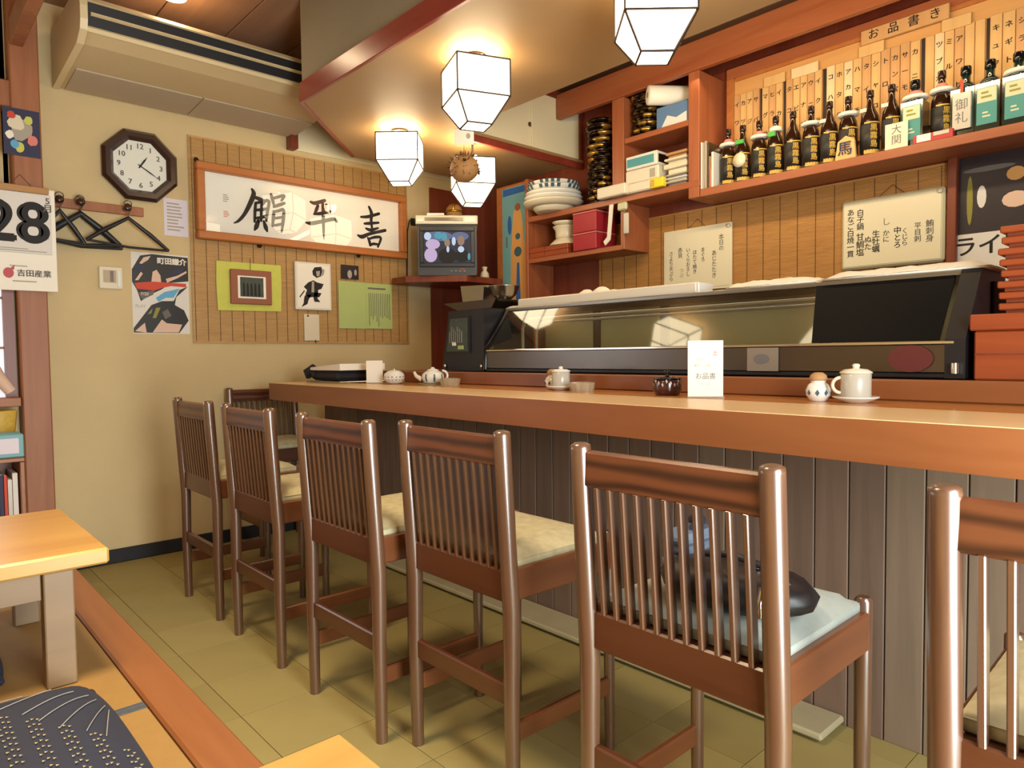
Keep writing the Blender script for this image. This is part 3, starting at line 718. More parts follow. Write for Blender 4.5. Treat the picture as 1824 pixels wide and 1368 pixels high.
# ------------------------------------------------------------------ lanterns
def make_lantern(label, loc, rz, top=.045):
    """square paper lantern hung under the dropped ceiling; LOC: the point of the ceiling above it"""
    t = thing('paper_lantern', label, 'lamp', loc, rz, 'square paper lanterns over the counter')
    S, T, Z0, Z1, Z2 = .117, .054, -top, -top-.155, -top-.262
    B().lathe([(.045, -.012), (.05, -.010), (.05, 0)], 16).tube([(0, 0, -.012), (0, 0, Z0-.004)], .007, 8).build('ceiling_mount', 'lantern_frame', t, True)
    corners = [(1, 1), (-1, 1), (-1, -1), (1, -1)]
    for k in range(4):
        a, c = corners[k], corners[(k+1) % 4]
        B().face([(a[0]*S, a[1]*S, Z0), (c[0]*S, c[1]*S, Z0), (c[0]*S, c[1]*S, Z1), (a[0]*S, a[1]*S, Z1)]).build('side_pane', 'lantern_paper', t, True)
        B().face([(a[0]*S, a[1]*S, Z1), (c[0]*S, c[1]*S, Z1), (c[0]*T, c[1]*T, Z2), (a[0]*T, a[1]*T, Z2)]).build('sloped_pane', 'lantern_paper', t, True)
    B().face([(a*T, c*T, Z2) for a, c in corners]).build('bottom_pane', 'lantern_paper', t, True)
    b = B(); e = .0060; S2, T2 = S+.002, T+.002
    for k in range(4):
        a, c = corners[k], corners[(k+1) % 4]
        P = [Vector((a[0]*S2, a[1]*S2, Z0)), Vector((a[0]*S2, a[1]*S2, Z1)), Vector((a[0]*T2, a[1]*T2, Z2)), Vector((c[0]*S2, c[1]*S2, Z0)), Vector((c[0]*S2, c[1]*S2, Z1)), Vector((c[0]*T2, c[1]*T2, Z2))]
        for i, j in ((0, 1), (1, 2), (0, 3), (1, 4), (2, 5)): b.bar(P[i], P[j], e, e)
    b.bar((-S, 0, Z0), (S, 0, Z0), .008, .006); b.build('frame', 'lantern_frame', t, True)
    for a in (0, PI/2, PI, 3*PI/2):
        B().lathe([(0, -.012), (.016, -.010), (.018, 0), (.010, .010), (0, .012)], 12, (.085*math.cos(a), .085*math.sin(a), Z0+.006)).build('bulb', 'bulb', t, True)
    l = bpy.data.lights.new('lantern_light', 'POINT'); l.energy = BULB; l.color = LAMP; l.shadow_soft_size = .05
    o = bpy.data.objects.new('lantern_light', l); C.objects.link(o); o.parent = t; o.location = (0, 0, -.028)
    return t
make_lantern('square paper lantern over the near half of the counter, cut by the top edge', (2.0, 1.45, 2.45), math.radians(-43))
make_lantern('square paper lantern in the middle of the row before the cream cabinet', (1.99, 2.40, 2.45), math.radians(-21))
make_lantern('square paper lantern hanging in front of the far wall by the framed calligraphy', (2.30, 3.47, 2.45), math.radians(-43))
make_lantern('square paper lantern partly behind the dried puffer fish', (2.74, 3.34, 2.45), math.radians(-30), .13)
# ceiling fittings over the platform
for x, y, r, lab in ((1.157, 3.74, .07, 'round flush ceiling light above the air conditioner'), (.25, 1.7, .26, 'large round flush ceiling light above the platform')):
    t = thing('ceiling_light', lab, 'lamp', (x, y, 2.98)); B().lathe([(0, -.05), (r*.8, -.045), (r, -.02), (r, 0)], 24, (x, y, 2.978)).build('diffuser', 'lantern_paper', t)
# dried puffer fish and paper tag hanging from the dropped ceiling
t = thing('puffer_fish', 'dried spiny brown puffer fish hanging in front of a paper lantern', 'ornament', (2.41, 3.01, 2.155))
b = B(); bm = bmesh.new(); bmesh.ops.create_icosphere(bm, subdivisions=3, radius=.078); b.merge(bm, Matrix.Translation((2.41, 3.01, 2.155)) @ Matrix.Diagonal((.95, 1.12, .95, 1)))
o = b.build('body', 'fugu', t)
for p in o.data.polygons: p.use_smooth = True
b = B(); rr = random.Random(4)
for k in range(120):
    z = rr.uniform(-.6, 1); a = rr.uniform(0, 2*PI); q = math.sqrt(1-z*z); u = Vector((q*math.cos(a), q*math.sin(a), z)); c = Vector((2.41, 3.01, 2.155))
    s = u.orthogonal().normalized()*.003; s2 = u.cross(s); p = c+Vector((u.x*.074, u.y*.087, u.z*.074))
    b._add([p+s, p-s*.5+s2*.87, p-s*.5-s2*.87, p+u*.026], [(0, 1, 3), (1, 2, 3), (2, 0, 3)])
o = b.build('spines', 'fugu_dark', t); o['kind'] = 'stuff'
B().prism([(-.02, 0), (.03, .02), (.035, -.02)], -.002, .002, lambda a, z, d: Vector((2.41+.085+a*.7, 3.01+d-.0, 2.155+z))).build('tail_fin', 'fugu_dark', t)
for s in (-1, 1): B().lathe([(0, -.008), (.011, -.004), (.011, .004), (0, .008)], 10, (2.41-.052+.012*s, 3.01-.062+.02*s, 2.175)).build('eye', 'black_gloss', t)
B().tube([(2.41, 3.01, 2.235), (2.41, 3.01, 2.452)], .0012, 5).build('hanging_thread', 'string', t)
t = thing('paper_tag', 'small white paper tag hanging below the middle lantern', 'tag', (2.38, 2.97, 2.31))
R = Matrix.Rotation(math.radians(-42), 3, 'Z')
B().obox((2.38, 2.97, 2.312), (.105, .002, .085), R).build('paper', 'white_paper', t); B().tube([(2.38, 2.97, 2.354), (2.38, 2.97, 2.452)], .001, 5).build('thread', 'string', t)
b = B(); q = R @ Vector((0, -1, 0)); x = R @ Vector((1, 0, 0)); c = Vector((2.38, 2.97, 2.315))+q*.0025+x*.022
b.face([c+x*(.012*math.cos(k*PI/5))+Vector((0, 0, .016*math.sin(k*PI/5))) for k in range(10)]); b.build('printed_mark', 'ink_faint', t)

# ------------------------------------------------------------------ air conditioner under the ceiling
t = thing('air_conditioner', 'long cream ceiling-hung air conditioner over the far wall', 'air conditioner', (1.38, 3.95, 2.56))
PR = lambda a, z, d: Vector((d, a, z))
B().prism([(4.318, 2.556), (3.74, 2.590), (3.655, 2.625), (3.655, 2.640), (3.640, 2.744), (3.632, 2.750), (3.655, 2.775), (3.76, 2.812), (4.318, 2.815)], .752, 2.035, PR).build('casing', 'ac', t)
B().prism([(4.320, 2.548), (3.72, 2.580), (3.64, 2.618), (3.625, 2.66), (3.625, 2.72), (3.645, 2.775), (3.75, 2.822), (4.320, 2.825)], .722, .752, PR).build('end_cheek', 'ac_light', t)
B().prism([(3.648, 2.642), (3.655, 2.642), (3.640, 2.742), (3.633, 2.742)], .756, 2.03, PR).build('outlet_slot', 'black', t)
B().prism([(3.632, 2.700), (3.628, 2.690), (3.640, 2.686), (3.643, 2.704)], .766, 2.03, PR).build('louver_blade', 'ac_light', t)
B().prism([(3.650, 2.617), (3.640, 2.632), (3.648, 2.642), (3.70, 2.642), (3.665, 2.622)], .752, 2.034, PR).build('lower_lip', 'ac_light', t)
for x0, x1 in ((.775, 1.375), (1.385, 2.03)):
    B().prism([(4.300, 2.5565), (4.02, 2.573), (4.02, 2.566), (4.300, 2.549)], x0, x1, PR).build('intake_grille', 'ac_grille', t)

# ------------------------------------------------------------------ on the far wall
YW = YF
def far_box(x0, x1, z0, z1, d0, d1, bev=0): return B().box(x0, x1, YW-d1, YW-d0, z0, z1, bev)
# clock, octagonal
t = thing('wall_clock', 'octagonal dark-framed wall clock with a white face', 'clock', (1.124, YW, 2.21))
oc = lambda r, k, ph=PI/8: (1.124+r*math.cos(ph+k*PI/4), 2.211+r*math.sin(ph+k*PI/4))
b = B(); n = 8
for k in range(8):
    ring = []
    for kk in (k, k+1):
        ring.append([Vector((oc(r, kk)[0], YW-d, oc(r, kk)[1])) for r, d in ((.205, .0), (.208, .03), (.190, .050), (.165, .050), (.146, .028), (.146, .0))])
    b._add(ring[0]+ring[1], [(i, i+1, 6+i+1, 6+i) for i in range(5)])
b.build('frame', 'dark_frame', t)
fc = B().prism([oc(.148, k) for k in range(8)], YW-.024, YW-.002, FAR).build('dial', 'clock_face', t)
for h in range(1, 13):
    a = PI/2-h*PI/6; text(str(h), .040, (1.124+.108*math.cos(a), YW-.0255, 2.211+.108*math.sin(a)), 'far', 'ink_soft', fc, 'numeral', bold=.0008)
def hand(nm, x, z, wd):
    d = Vector((x, 0, z)); l = d.length; u = d/l; v = Vector((-u.z, 0, u.x)); c = Vector((1.124, YW-.029, 2.211))
    b = B(); b._add([c-u*.015+v*wd, c-u*.015-v*wd, c+u*l*.55-v*wd*1.6, c+u*l, c+u*l*.55+v*wd*1.6], [(0, 1, 2, 3, 4)]); b.build(nm, 'ink', t)
hand('hour_hand', .038, .057, .003); hand('minute_hand', .092, -.058, .0022)
B().lathe([(.006, 0), (.006, .006)], 10, (0, 0, 0), Matrix.Translation((1.124, YW-.026, 2.211)) @ Matrix.Rotation(PI/2, 4, 'X')).build('hub', 'black', t)
# hook board and hangers
t = thing('hook_board', 'wooden coat hook board with turned pegs under the clock', 'hook rail', (.92, YW, 1.955))
far_box(.68, 1.136, 1.932, 1.982, 0, .018, .003).build('board', 'pillar', t)
pegx = [.722, .818, 1.040]
for x in pegx:
    B().lathe([(.010, 0), (.009, .025), (.011, .045), (.020, .055), (.021, .066), (.012, .074), (0, .076)], 14, (0, 0, 0), Matrix.Translation((x, YW-.018, 1.962)) @ Matrix.Rotation(PI/2, 4, 'X')).build('peg', 'dark_frame', t)
def hanger(lab, x, wid, sag, yo, tilt, thick):
    y = YW-.050-yo; z = 1.985; t = thing('coat_hanger', lab, 'hanger', (x, y, 1.85), 0, 'black coat hangers on the hook board')
    hk = [(x+.019*math.cos(a), y, z-.005+.019*math.sin(a)) for a in [PI*(1.1-.12*k) for k in range(10)]]+[(x+.012, y, 1.945), (x, y, 1.925), (x, y, 1.90)]
    B().tube(hk, .003, 6).build('hook', 'steel_dark', t)
    L = Vector((x-wid, y-.01, 1.755+tilt)); Rr = Vector((x+wid, y+.012, 1.755-tilt)); top = Vector((x, y, 1.90))
    B().tube([L, L*.55+top*.45+Vector((0, 0, .006)), top+Vector((0, 0, .004)), Rr*.55+top*.45+Vector((0, 0, .006)), Rr], [thick*.8, thick*1.15, thick, thick*1.15, thick*.8], 8).build('shoulder_bar', 'hanger', t)
    B().tube([L, L*.5+Rr*.5-Vector((0, 0, sag)), Rr], thick*.6, 8).build('trouser_bar', 'hanger', t)
hanger('black plastic coat hanger on the peg beside the calendar', pegx[0], .11, .004, .030, .01, .012)
hanger('thick black coat hanger at the front of the second peg', pegx[1], .185, .018, .012, .0, .016)
hanger('thick black coat hanger hanging behind the second peg, a little turned', pegx[1]+.004, .200, .020, -.026, .012, .013)
hanger('slim black coat hanger on the peg under the clock', pegx[2], .205, .010, .034, .010, .011)
# notice, thermostat, poster
t = thing('notice_sheet', 'pale lilac printed notice between the clock and the bamboo blind', 'notice', (1.31, YW, 1.95))
far_box(1.246, 1.376, 1.845, 2.058, 0, .0015).build('sheet', 'cool_paper', t)
lines(FAR, 1.262, 1.36, 2.04, 1.87, YW-.0022, 9, 'ink_faint', t, seed=3)
t = thing('thermostat', 'small white wall thermostat with a grey display', 'thermostat', (.96, YW, 1.578))
far_box(.902, 1.018, 1.518, 1.640, 0, .022, .004).build('housing', 'porcelain_warm', t); far_box(.922, .985, 1.552, 1.620, .0222, .0235).build('display', 'ac_grille', t)
far_box(.955, .972, 1.556, 1.616, .0238, .0246).build('display_digits', 'steel_dark', t); far_box(.990, 1.008, 1.53, 1.62, .0222, .026, .002).build('button_strip', 'clock_face', t)
t = thing('concert_poster', 'colourful concert poster with dark portraits beside the bamboo blind', 'poster', (1.218, YW, 1.505))
far_box(1.066, 1.370, 1.276, 1.734, 0, .0015).build('sheet', 'paper_grey', t)
PK = {'black': [[(1.069,1.636),(1.114,1.716),(1.173,1.729),(1.369,1.724),(1.369,1.586),(1.273,1.572),(1.222,1.531),(1.176,1.507),(1.11,1.459),(1.092,1.52),(1.068,1.567)],[(1.069,1.307),(1.164,1.439),(1.22,1.464),(1.284,1.467),(1.318,1.533),(1.366,1.555),(1.299,1.49),(1.29,1.444),(1.34,1.415),(1.364,1.355),(1.311,1.281),(1.068,1.281)]],
'flesh': [[(1.108,1.672),(1.131,1.707),(1.169,1.719),(1.154,1.694),(1.12,1.669)],[(1.176,1.629),(1.197,1.642),(1.217,1.61),(1.22,1.569),(1.181,1.559),(1.168,1.573)],[(1.083,1.575),(1.115,1.625),(1.125,1.614),(1.1,1.576)],[(1.245,1.593),(1.31,1.616),(1.358,1.646),(1.361,1.635),(1.309,1.601),(1.251,1.571)],[(1.166,1.283),(1.217,1.358),(1.244,1.337),(1.327,1.331),(1.307,1.284)],[(1.075,1.289),(1.127,1.338),(1.135,1.282)]],
'orange_red': [[(1.08,1.56),(1.171,1.573),(1.355,1.571),(1.355,1.55),(1.272,1.553),(1.222,1.539),(1.18,1.522),(1.092,1.528)]],
'cyan': [[(1.189,1.481),(1.236,1.517),(1.318,1.541),(1.284,1.486),(1.242,1.484),(1.202,1.459)]],
'olive_print': [[(1.188,1.425),(1.212,1.426),(1.186,1.365),(1.168,1.365)],[(1.142,1.386),(1.17,1.421),(1.162,1.391)]],
'navy_print': [[(1.245,1.61),(1.30,1.655),(1.345,1.66),(1.33,1.63)],[(1.085,1.63),(1.11,1.67),(1.13,1.66),(1.115,1.63)]],
'ink_soft': [[(1.098,1.506),(1.18,1.522),(1.176,1.499),(1.117,1.467)],[(1.22,1.40),(1.25,1.42),(1.27,1.38),(1.235,1.36)]]}
for q, (k, pl) in enumerate(PK.items()):
    for p in pl: B().face([(x, YW-.0020-.0002*q, z) for x, z in p]).build('printed_shape', k, t)
text('町田謙介', .040, (1.280, YW-.0038, 1.692), 'far', 'white_paper', t, bold=.0020)
text('PLAY', .024, (1.108, YW-.0026, 1.430), 'far', 'ink_faint', t); text('7/20', .024, (1.130, YW-.0040, 1.500), 'far', 'white_paper', t)
# bamboo blind on the far wall
def blind(nm, lab, a0, a1, z0, z1, f, d0, m, nstr, pitch=.0072):
    t = thing(nm, lab, 'blind', f((a0+a1)/2, z0, d0)); s = -1
    b = B(); n = int((z1-z0)/pitch)
    for k in range(n):
        z = z0+k*pitch; P = [f(a0, z, d0), f(a1, z, d0), f(a1, z+pitch*.82, d0), f(a0, z+pitch*.82, d0)]
        off = f(0, 0, -.004)-f(0, 0, 0); Q = [p+off for p in P]
        b._add(Q+P, [(0, 1, 2, 3), (0, 1, 5, 4), (3, 2, 6, 7)])
    o = b.build('bamboo_strips', m, t); o['kind'] = 'stuff'
    for k in range(nstr):
        a = a0+(a1-a0)*(k+.25)/(nstr-.5); d = d0-.0052
        P = [f(a-.0013, z0-.004, d), f(a+.0013, z0-.004, d), f(a+.0013, z1, d), f(a-.0013, z1, d)]
        off = f(0, 0, -.0015)-f(0, 0, 0)
        B()._add(P+[p+off for p in P], [(0, 1, 2, 3), (4, 5, 6, 7), (0, 3, 7, 4), (1, 2, 6, 5), (0, 1, 5, 4)]).build('string', 'string', t)
    for z in (z0-.004, z1-.006):
        P = f(a0, z, d0-.007); Q = f(a1, z+.010, d0)
        B().box(min(P.x, Q.x), max(P.x, Q.x), min(P.y, Q.y), max(P.y, Q.y), P.z, Q.z).build('edge_batten', m, t)
    return t
blind('bamboo_blind', 'wide bamboo blind covering the far wall behind the framed calligraphy', 1.385, 2.915, 1.228, 2.440, FAR, YW-.004, 'bamboo', 22)
# framed calligraphy
YB = YW-.014
t = thing('framed_calligraphy', 'wide wood-framed white calligraphy panel with three black brushed characters', 'picture', (2.14, YB, 1.84))
b = B()
fx0, fx1, fz0, fz1, wd = 1.412, 2.872, 1.838, 2.290, .048
for (p, q) in (((fx0, fz1-wd, fx1, fz1), 0), ((fx0, fz0, fx1, fz0+wd), 0), ((fx0, fz0+wd, fx0+wd, fz1-wd), 1), ((fx1-wd, fz0+wd, fx1, fz1-wd), 1)):
    B().box(p[0], p[2], YB-.054, YB, p[1], p[3], .006).build('frame_bar', 'frame_wood', t)
B().box(fx0+.04, fx1-.04, YB-.012, YB-.001, fz0+.04, fz1-.04).build('sheet', 'white_paper', t)
KI = [[(2.583,2.181,.0089),(2.602,2.139,.0134),(2.598,2.086,.0112),(2.606,2.022,.0078)],[(2.518,2.103,.0078),(2.574,2.112,.0112),(2.663,2.144,.01)],[(2.544,2.06,.0078),(2.587,2.067,.0112),(2.658,2.08,.0078)],[(2.556,2.028,.0078),(2.593,2.021,.0123),(2.654,2.042,.0067)],[(2.489,1.974,.0067),(2.524,1.967,.0145),(2.585,1.994,.0112),(2.712,2.032,.0112)],[(2.568,1.965,.0067),(2.581,1.94,.0112),(2.586,1.912,.0078)],[(2.578,1.958,.0078),(2.632,1.976,.01),(2.674,1.973,.01),(2.649,1.909,.0078)],[(2.586,1.914,.0078),(2.611,1.926,.01),(2.655,1.926,.0078)]]
HEI = [[(2.143,2.155,.0078),(2.175,2.151,.0123),(2.245,2.178,.0112)],[(2.195,2.137,.01),(2.183,2.108,.0123),(2.168,2.078,.0056)],[(2.257,2.151,.01),(2.244,2.116,.0123),(2.223,2.085,.0056)],[(2.165,2.078,.0067),(2.21,2.087,.0112),(2.284,2.11,.0089)],[(2.109,2.015,.0067),(2.148,2.015,.0134),(2.227,2.038,.0123),(2.308,2.062,.0123),(2.331,2.046,.0067)],[(2.228,2.175,.0089),(2.232,2.114,.0123),(2.232,2.025,.0112),(2.232,1.958,.0078),(2.233,1.916,.0017)]]
SU = [[(1.754,2.178,.0078),(1.764,2.151,.0145),(1.741,2.091,.0145),(1.703,2.019,.0112),(1.665,1.973,.0089),(1.636,1.956,.0033)],[(1.761,2.13,.0078),(1.79,2.127,.0123),(1.827,2.113,.0112),(1.816,2.091,.0078)],[(1.775,2.096,.0089),(1.769,2.043,.01),(1.765,1.98,.0078)],[(1.773,2.095,.0078),(1.816,2.11,.01),(1.86,2.12,.01),(1.849,2.053,.01),(1.84,1.994,.0078)],[(1.772,2.052,.0078),(1.815,2.061,.01),(1.85,2.072,.0078)],[(1.768,2.001,.0078),(1.808,2.011,.01),(1.844,2.026,.0078)],[(1.813,2.109,.0078),(1.809,2.048,.0089),(1.807,1.99,.0078)],[(1.789,1.988,.0112),(1.775,1.95,.0145),(1.763,1.928,.0056)],[(1.824,1.989,.0078),(1.836,1.952,.0145),(1.844,1.928,.0056)],[(1.875,2.164,.0089),(1.884,2.132,.0112),(1.892,2.099,.0078)],[(1.88,2.137,.0078),(1.927,2.157,.01),(1.963,2.169,.0089),(1.943,2.135,.0078)],[(1.89,2.088,.0078),(1.926,2.104,.0112),(1.962,2.121,.0089)],[(1.891,2.059,.01),(1.886,2.016,.0112),(1.88,1.967,.0078)],[(1.889,2.056,.0078),(1.925,2.068,.01),(1.956,2.076,.01),(1.95,2.002,.0112),(1.939,1.935,.0056)],[(1.89,2.016,.0078),(1.918,2.022,.0089),(1.948,2.032,.0078)],[(1.885,1.971,.0078),(1.911,1.976,.0089),(1.945,1.989,.0078)]]
for ch in (KI, HEI, SU):
    b = B()
    for i, st in enumerate(ch): ribbon(b, st, FAR, YB-.0126-.00006*i)
    b.build('brushed_character', 'ink', t)
for z0, z1 in ((2.075, 2.125), (1.985, 2.025)):
    o = lines(FAR, 1.575, 1.612, z0, z1, YB-.0128, 4, 'ink_faint' if z0 > 2 else 'pink', t, 'seal_mark')
B().face([(fx0+.042, YB-.0260, fz0+.042), (fx1-.042, YB-.0508, fz0+.042), (fx1-.042, YB-.0380, fz1-.042), (fx0+.042, YB-.0132, fz1-.042)]).build('cover_pane', 'frame_glass', t)
for x in (1.79, 2.49): B().lathe([(.012, 0), (.014, .012), (0, .018)], 10, (0, 0, 0), Matrix.Translation((x, YB-.010, 1.832)) @ Matrix.Rotation(PI/2, 4, 'X')).build('support_peg', 'black', t)
B().lathe([(.012, 0), (.014, .012), (0, .018)], 10, (0, 0, 0), Matrix.Translation((1.415, YB-.035, 2.292)) @ Matrix.Rotation(PI/2, 4, 'X')).build('support_peg', 'black', t)
# backing cloth with framed group photo
t = thing('backing_cloth', 'yellow-green cloth pinned to the blind behind a small framed photo', 'cloth', (1.73, YB, 1.57))
B().prism([(1.528, 1.720), (1.932, 1.722), (1.934, 1.60), (1.928, 1.428), (1.53, 1.422), (1.524, 1.58)], YB-.003, YB-.001, FAR).build('cloth', 'yellow_green', t)
t = thing('framed_photo', 'small brown-framed group photo on the yellow-green cloth', 'picture', (1.73, YB, 1.57))
B().box(1.603, 1.862, YB-.022, YB-.0035, 1.464, 1.676, .004).build('frame', 'photo_brown', t)
B().box(1.646, 1.822, YB-.0238, YB-.0222, 1.500, 1.638).build('mount', 'white_paper', t)
B().box(1.660, 1.806, YB-.0248, YB-.0240, 1.510, 1.630).build('photo_print', 'photo_dark', t)
b = B()
for k in range(5):
    x = 1.682+k*.024; b.face([(x-.008, YB-.0252, 1.515), (x+.008, YB-.0252, 1.515), (x+.006, YB-.0252, 1.585), (x, YB-.0252, 1.600), (x-.006, YB-.0252, 1.585)])
b.build('standing_group', 'ink', t)
B().tube([(1.732, YB-.008, 1.676), (1.732, YB-.010, 1.75)], .0016, 5).build('hanging_cord', 'string', t)
# ink drawing
t = thing('ink_drawing', 'white-framed ink brush drawing of a running figure', 'picture', (2.148, YB, 1.6))
B().box(2.020, 2.276, YB-.020, YB-.001, 1.444, 1.757, .004).build('frame', 'porcelain', t)
INK = [[(2.156,1.726),(2.206,1.733),(2.21,1.701),(2.197,1.668),(2.17,1.656),(2.143,1.674),(2.14,1.7)],[(2.108,1.623),(2.146,1.64),(2.173,1.627),(2.219,1.619),(2.203,1.586),(2.179,1.578),(2.174,1.535),(2.109,1.524),(2.087,1.544),(2.099,1.573),(2.077,1.593)],[(2.083,1.537),(2.132,1.547),(2.109,1.51),(2.1,1.481),(2.058,1.46),(2.074,1.487),(2.077,1.516)],[(2.152,1.562),(2.202,1.557),(2.19,1.535),(2.17,1.524),(2.193,1.498),(2.15,1.498),(2.143,1.526)],[(2.045,1.528),(2.08,1.572),(2.084,1.564),(2.05,1.521)]]
B().box(2.034, 2.262, YB-.0212, YB-.0202, 1.458, 1.743).build('sheet', 'white_paper', t)
b = B()
for p in INK: b.face([(x, YB-.0218, z) for x, z in p])
b.build('drawn_figure', 'ink', t)
b = B(); b.face([(x, YB-.0216, z) for x, z in [(2.21,1.723),(2.229,1.713),(2.221,1.68),(2.197,1.664)]]); b.face([(x, YB-.0222, z) for x, z in [(2.165,1.70),(2.195,1.705),(2.19,1.672),(2.172,1.665)]]); b.face([(x, YB-.0222, z) for x, z in [(2.135,1.63),(2.15,1.632),(2.15,1.56),(2.13,1.56)]]); b.build('soft_wash', 'ink_faint', t)
# slip under the drawing, photo, green sheets
t = thing('paper_slip', 'narrow cream paper slip pinned below the ink drawing', 'note', (2.137, YB, 1.33))
B().box(2.083, 2.190, YB-.003, YB-.0015, 1.242, 1.416).build('slip', 'porcelain_warm', t)
B().lathe([(.006, 0), (.006, .004), (0, .006)], 8, (0, 0, 0), Matrix.Translation((2.11, YB-.003, 1.405)) @ Matrix.Rotation(PI/2, 4, 'X')).build('pin', 'black', t)
B().tube([(2.16, YB-.004, 1.246), (2.165, YB-.006, 1.226)], .004, 6).build('clip', 'string', t)
t = thing('small_photo', 'small dark photo print pinned over the green sheets', 'photo', (2.427, YB, 1.716))
B().box(2.360, 2.495, YB-.0045, YB-.0032, 1.667, 1.763).build('photo_print', 'photo_night', t)
b = B(); b.face([(2.425+.018*math.cos(k*PI/5), YB-.0049, 1.70+.030*math.sin(k*PI/5)) for k in range(10)]); b.face([(2.47+.010*math.cos(k*PI/5), YB-.0049, 1.715+.022*math.sin(k*PI/5)) for k in range(10)]); b.build('pale_figure', 'ink_faint', t)
t = thing('green_sheet', 'plain half of the pale green sheets on the blind', 'sheet', (2.44, YB, 1.49), 0, 'green sheets on the blind')
B().box(2.337, 2.553, YB-.003, YB-.0015, 1.327, 1.651).build('sheet', 'mint', t)
t = thing('green_sheet', 'pale green sheet covered with upright handwriting', 'sheet', (2.66, YB, 1.49), 0, 'green sheets on the blind')
B().box(2.550, 2.763, YB-.0042, YB-.003, 1.329, 1.648).build('sheet', 'mint', t)
lines(FAR, 2.750, 2.566, 1.34, 1.58, YB-.0048, 12, 'ink_soft', t, 'handwriting', True, .35, 5); lines(FAR, 2.565, 2.75, 1.625, 1.60, YB-.0048, 1, 'ink_soft', t, 'handwriting', False, .5, 9)

# ------------------------------------------------------------------ on the pillar: calendar, small flyer
YP = 4.20
t = thing('calendar', 'white tear-off calendar hanging on the pillar by the coat hooks', 'calendar', (.565, YP-.05, 1.72))
B().box(.372, .688, YP-.034, YP-.024, 1.476, 1.985, .002).build('backing_board', 'white_paper', t)
B().box(.380, .668, YP-.046, YP-.0342, 1.66, 1.955, .002).build('date_block', 'paper_grey', t)
B().box(.372, .662, YP-.050, YP-.0342, 1.958, 1.990, .003).build('binding', 'cork', t)
text('28', .275, (.522, YP-.0470, 1.800), 'far', 'ink', t, 'date_number', bold=.010)
text('5\n月', .042, (.655, YP-.0472, 1.905), 'far', 'ink_soft', t, bold=.0012, line=.9); text('火\n曜\n日', .020, (.648, YP-.0470, 1.76), 'far', 'ink_faint', t)
lines(FAR, .392, .66, 1.685, 1.665, YP-.0466, 2, 'ink_faint', t)
text('吉田産業', .036, (.590, YP-.0346, 1.560), 'far', 'ink_soft', t, bold=.0012); lines(FAR, .49, .60, 1.602, 1.590, YP-.0346, 1, 'ink_faint', t); lines(FAR, .50, .65, 1.528, 1.515, YP-.0346, 1, 'ink_faint', t)
b = B(); b.face([(.485+.022*math.cos(k*PI/6), YP-.0346, 1.560+.026*math.sin(k*PI/6)) for k in range(12)]); b.face([(.49, YP-.0348, 1.58), (.51, YP-.0348, 1.60), (.508, YP-.0348, 1.575)]); b.build('red_emblem', 'red', t)
B().tube([(.50, YP-.03, 1.985), (.55, YP-.004, 2.05), (.60, YP-.03, 1.985)], .0015, 5).build('hanging_cord', 'string', t)
t = thing('flyer', 'small colourful printed flyer stuck to the pillar above the calendar', 'flyer', (.565, YP, 2.26))
B().box(.490, .641, YP-.003, YP-.0008, 2.142, 2.372).build('sheet', 'navy_print', t)
rr = random.Random(11)
for k, (x, z, r, m) in enumerate(((.565, 2.27, .048, 'ink_faint'), (.545, 2.30, .035, 'porcelain_warm'), (.525, 2.335, .018, 'orange_red'), (.61, 2.225, .024, 'pink'), (.555, 2.185, .022, 'yellow_green'), (.595, 2.32, .02, 'yellow_green'), (.515, 2.24, .018, 'white_paper'), (.535, 2.195, .018, 'cyan'))):
    b = B(); b.face([(x+r*rr.uniform(.8, 1.1)*math.cos(a*PI/6), YP-.0034-.0002*k, z+r*rr.uniform(.9, 1.3)*math.sin(a*PI/6)) for a in range(12)]); b.build('printed_shape', m, t)

# ------------------------------------------------------------------ television corner
RT = Matrix.Rotation(math.radians(-38), 4, 'Z')
t = thing('corner_shelf', 'dark red wooden shelf under the television', 'shelf', (3.0, 4.1, 1.70))
B().prism([(2.745, 4.27), (2.745, 4.10), (3.05, 3.80), (3.42, 3.84), (3.42, 4.30), (2.80, 4.30)], 1.648, 1.690, XY).build('board', 'dark_red_wood', t)
t = thing('television', 'small old dark grey tube television on the corner shelf showing a picture', 'television', (3.04, 4.0, 1.691), math.radians(-38))
TV = lambda a, z, d: Vector((a, d, z))
B().prism([(-.20, .0), (.20, .0), (.205, .02), (.205, .335), (.195, .35), (-.195, .35), (-.205, .335), (-.205, .02)], -.14, .02, TV).prism([(-.17, .02), (.17, .02), (.15, .29), (-.15, .29)], .02, .17, TV).build('cabinet', 'tv_body', t, True)
b = B()
for x0, x1, z0, z1 in ((-.19, .19, .305, .338), (-.19, .19, .058, .085), (-.19, -.163, .085, .305), (.163, .19, .085, .305)): b.box(x0, x1, -.152, -.14, z0, z1, .003)
b.build('screen_surround', 'black', t, True)
B().box(-.163, .163, -.144, -.1405, .085, .305).build('screen', 'scr_dark', t, True)
def blob(x, z, rx, rz, m, k):
    b = B(); b.face([(x+rx*math.cos(a*PI/7), -.1446-.0002*k, z+rz*math.sin(a*PI/7)) for a in range(14)]); b.build('screen_picture', m, t, True)
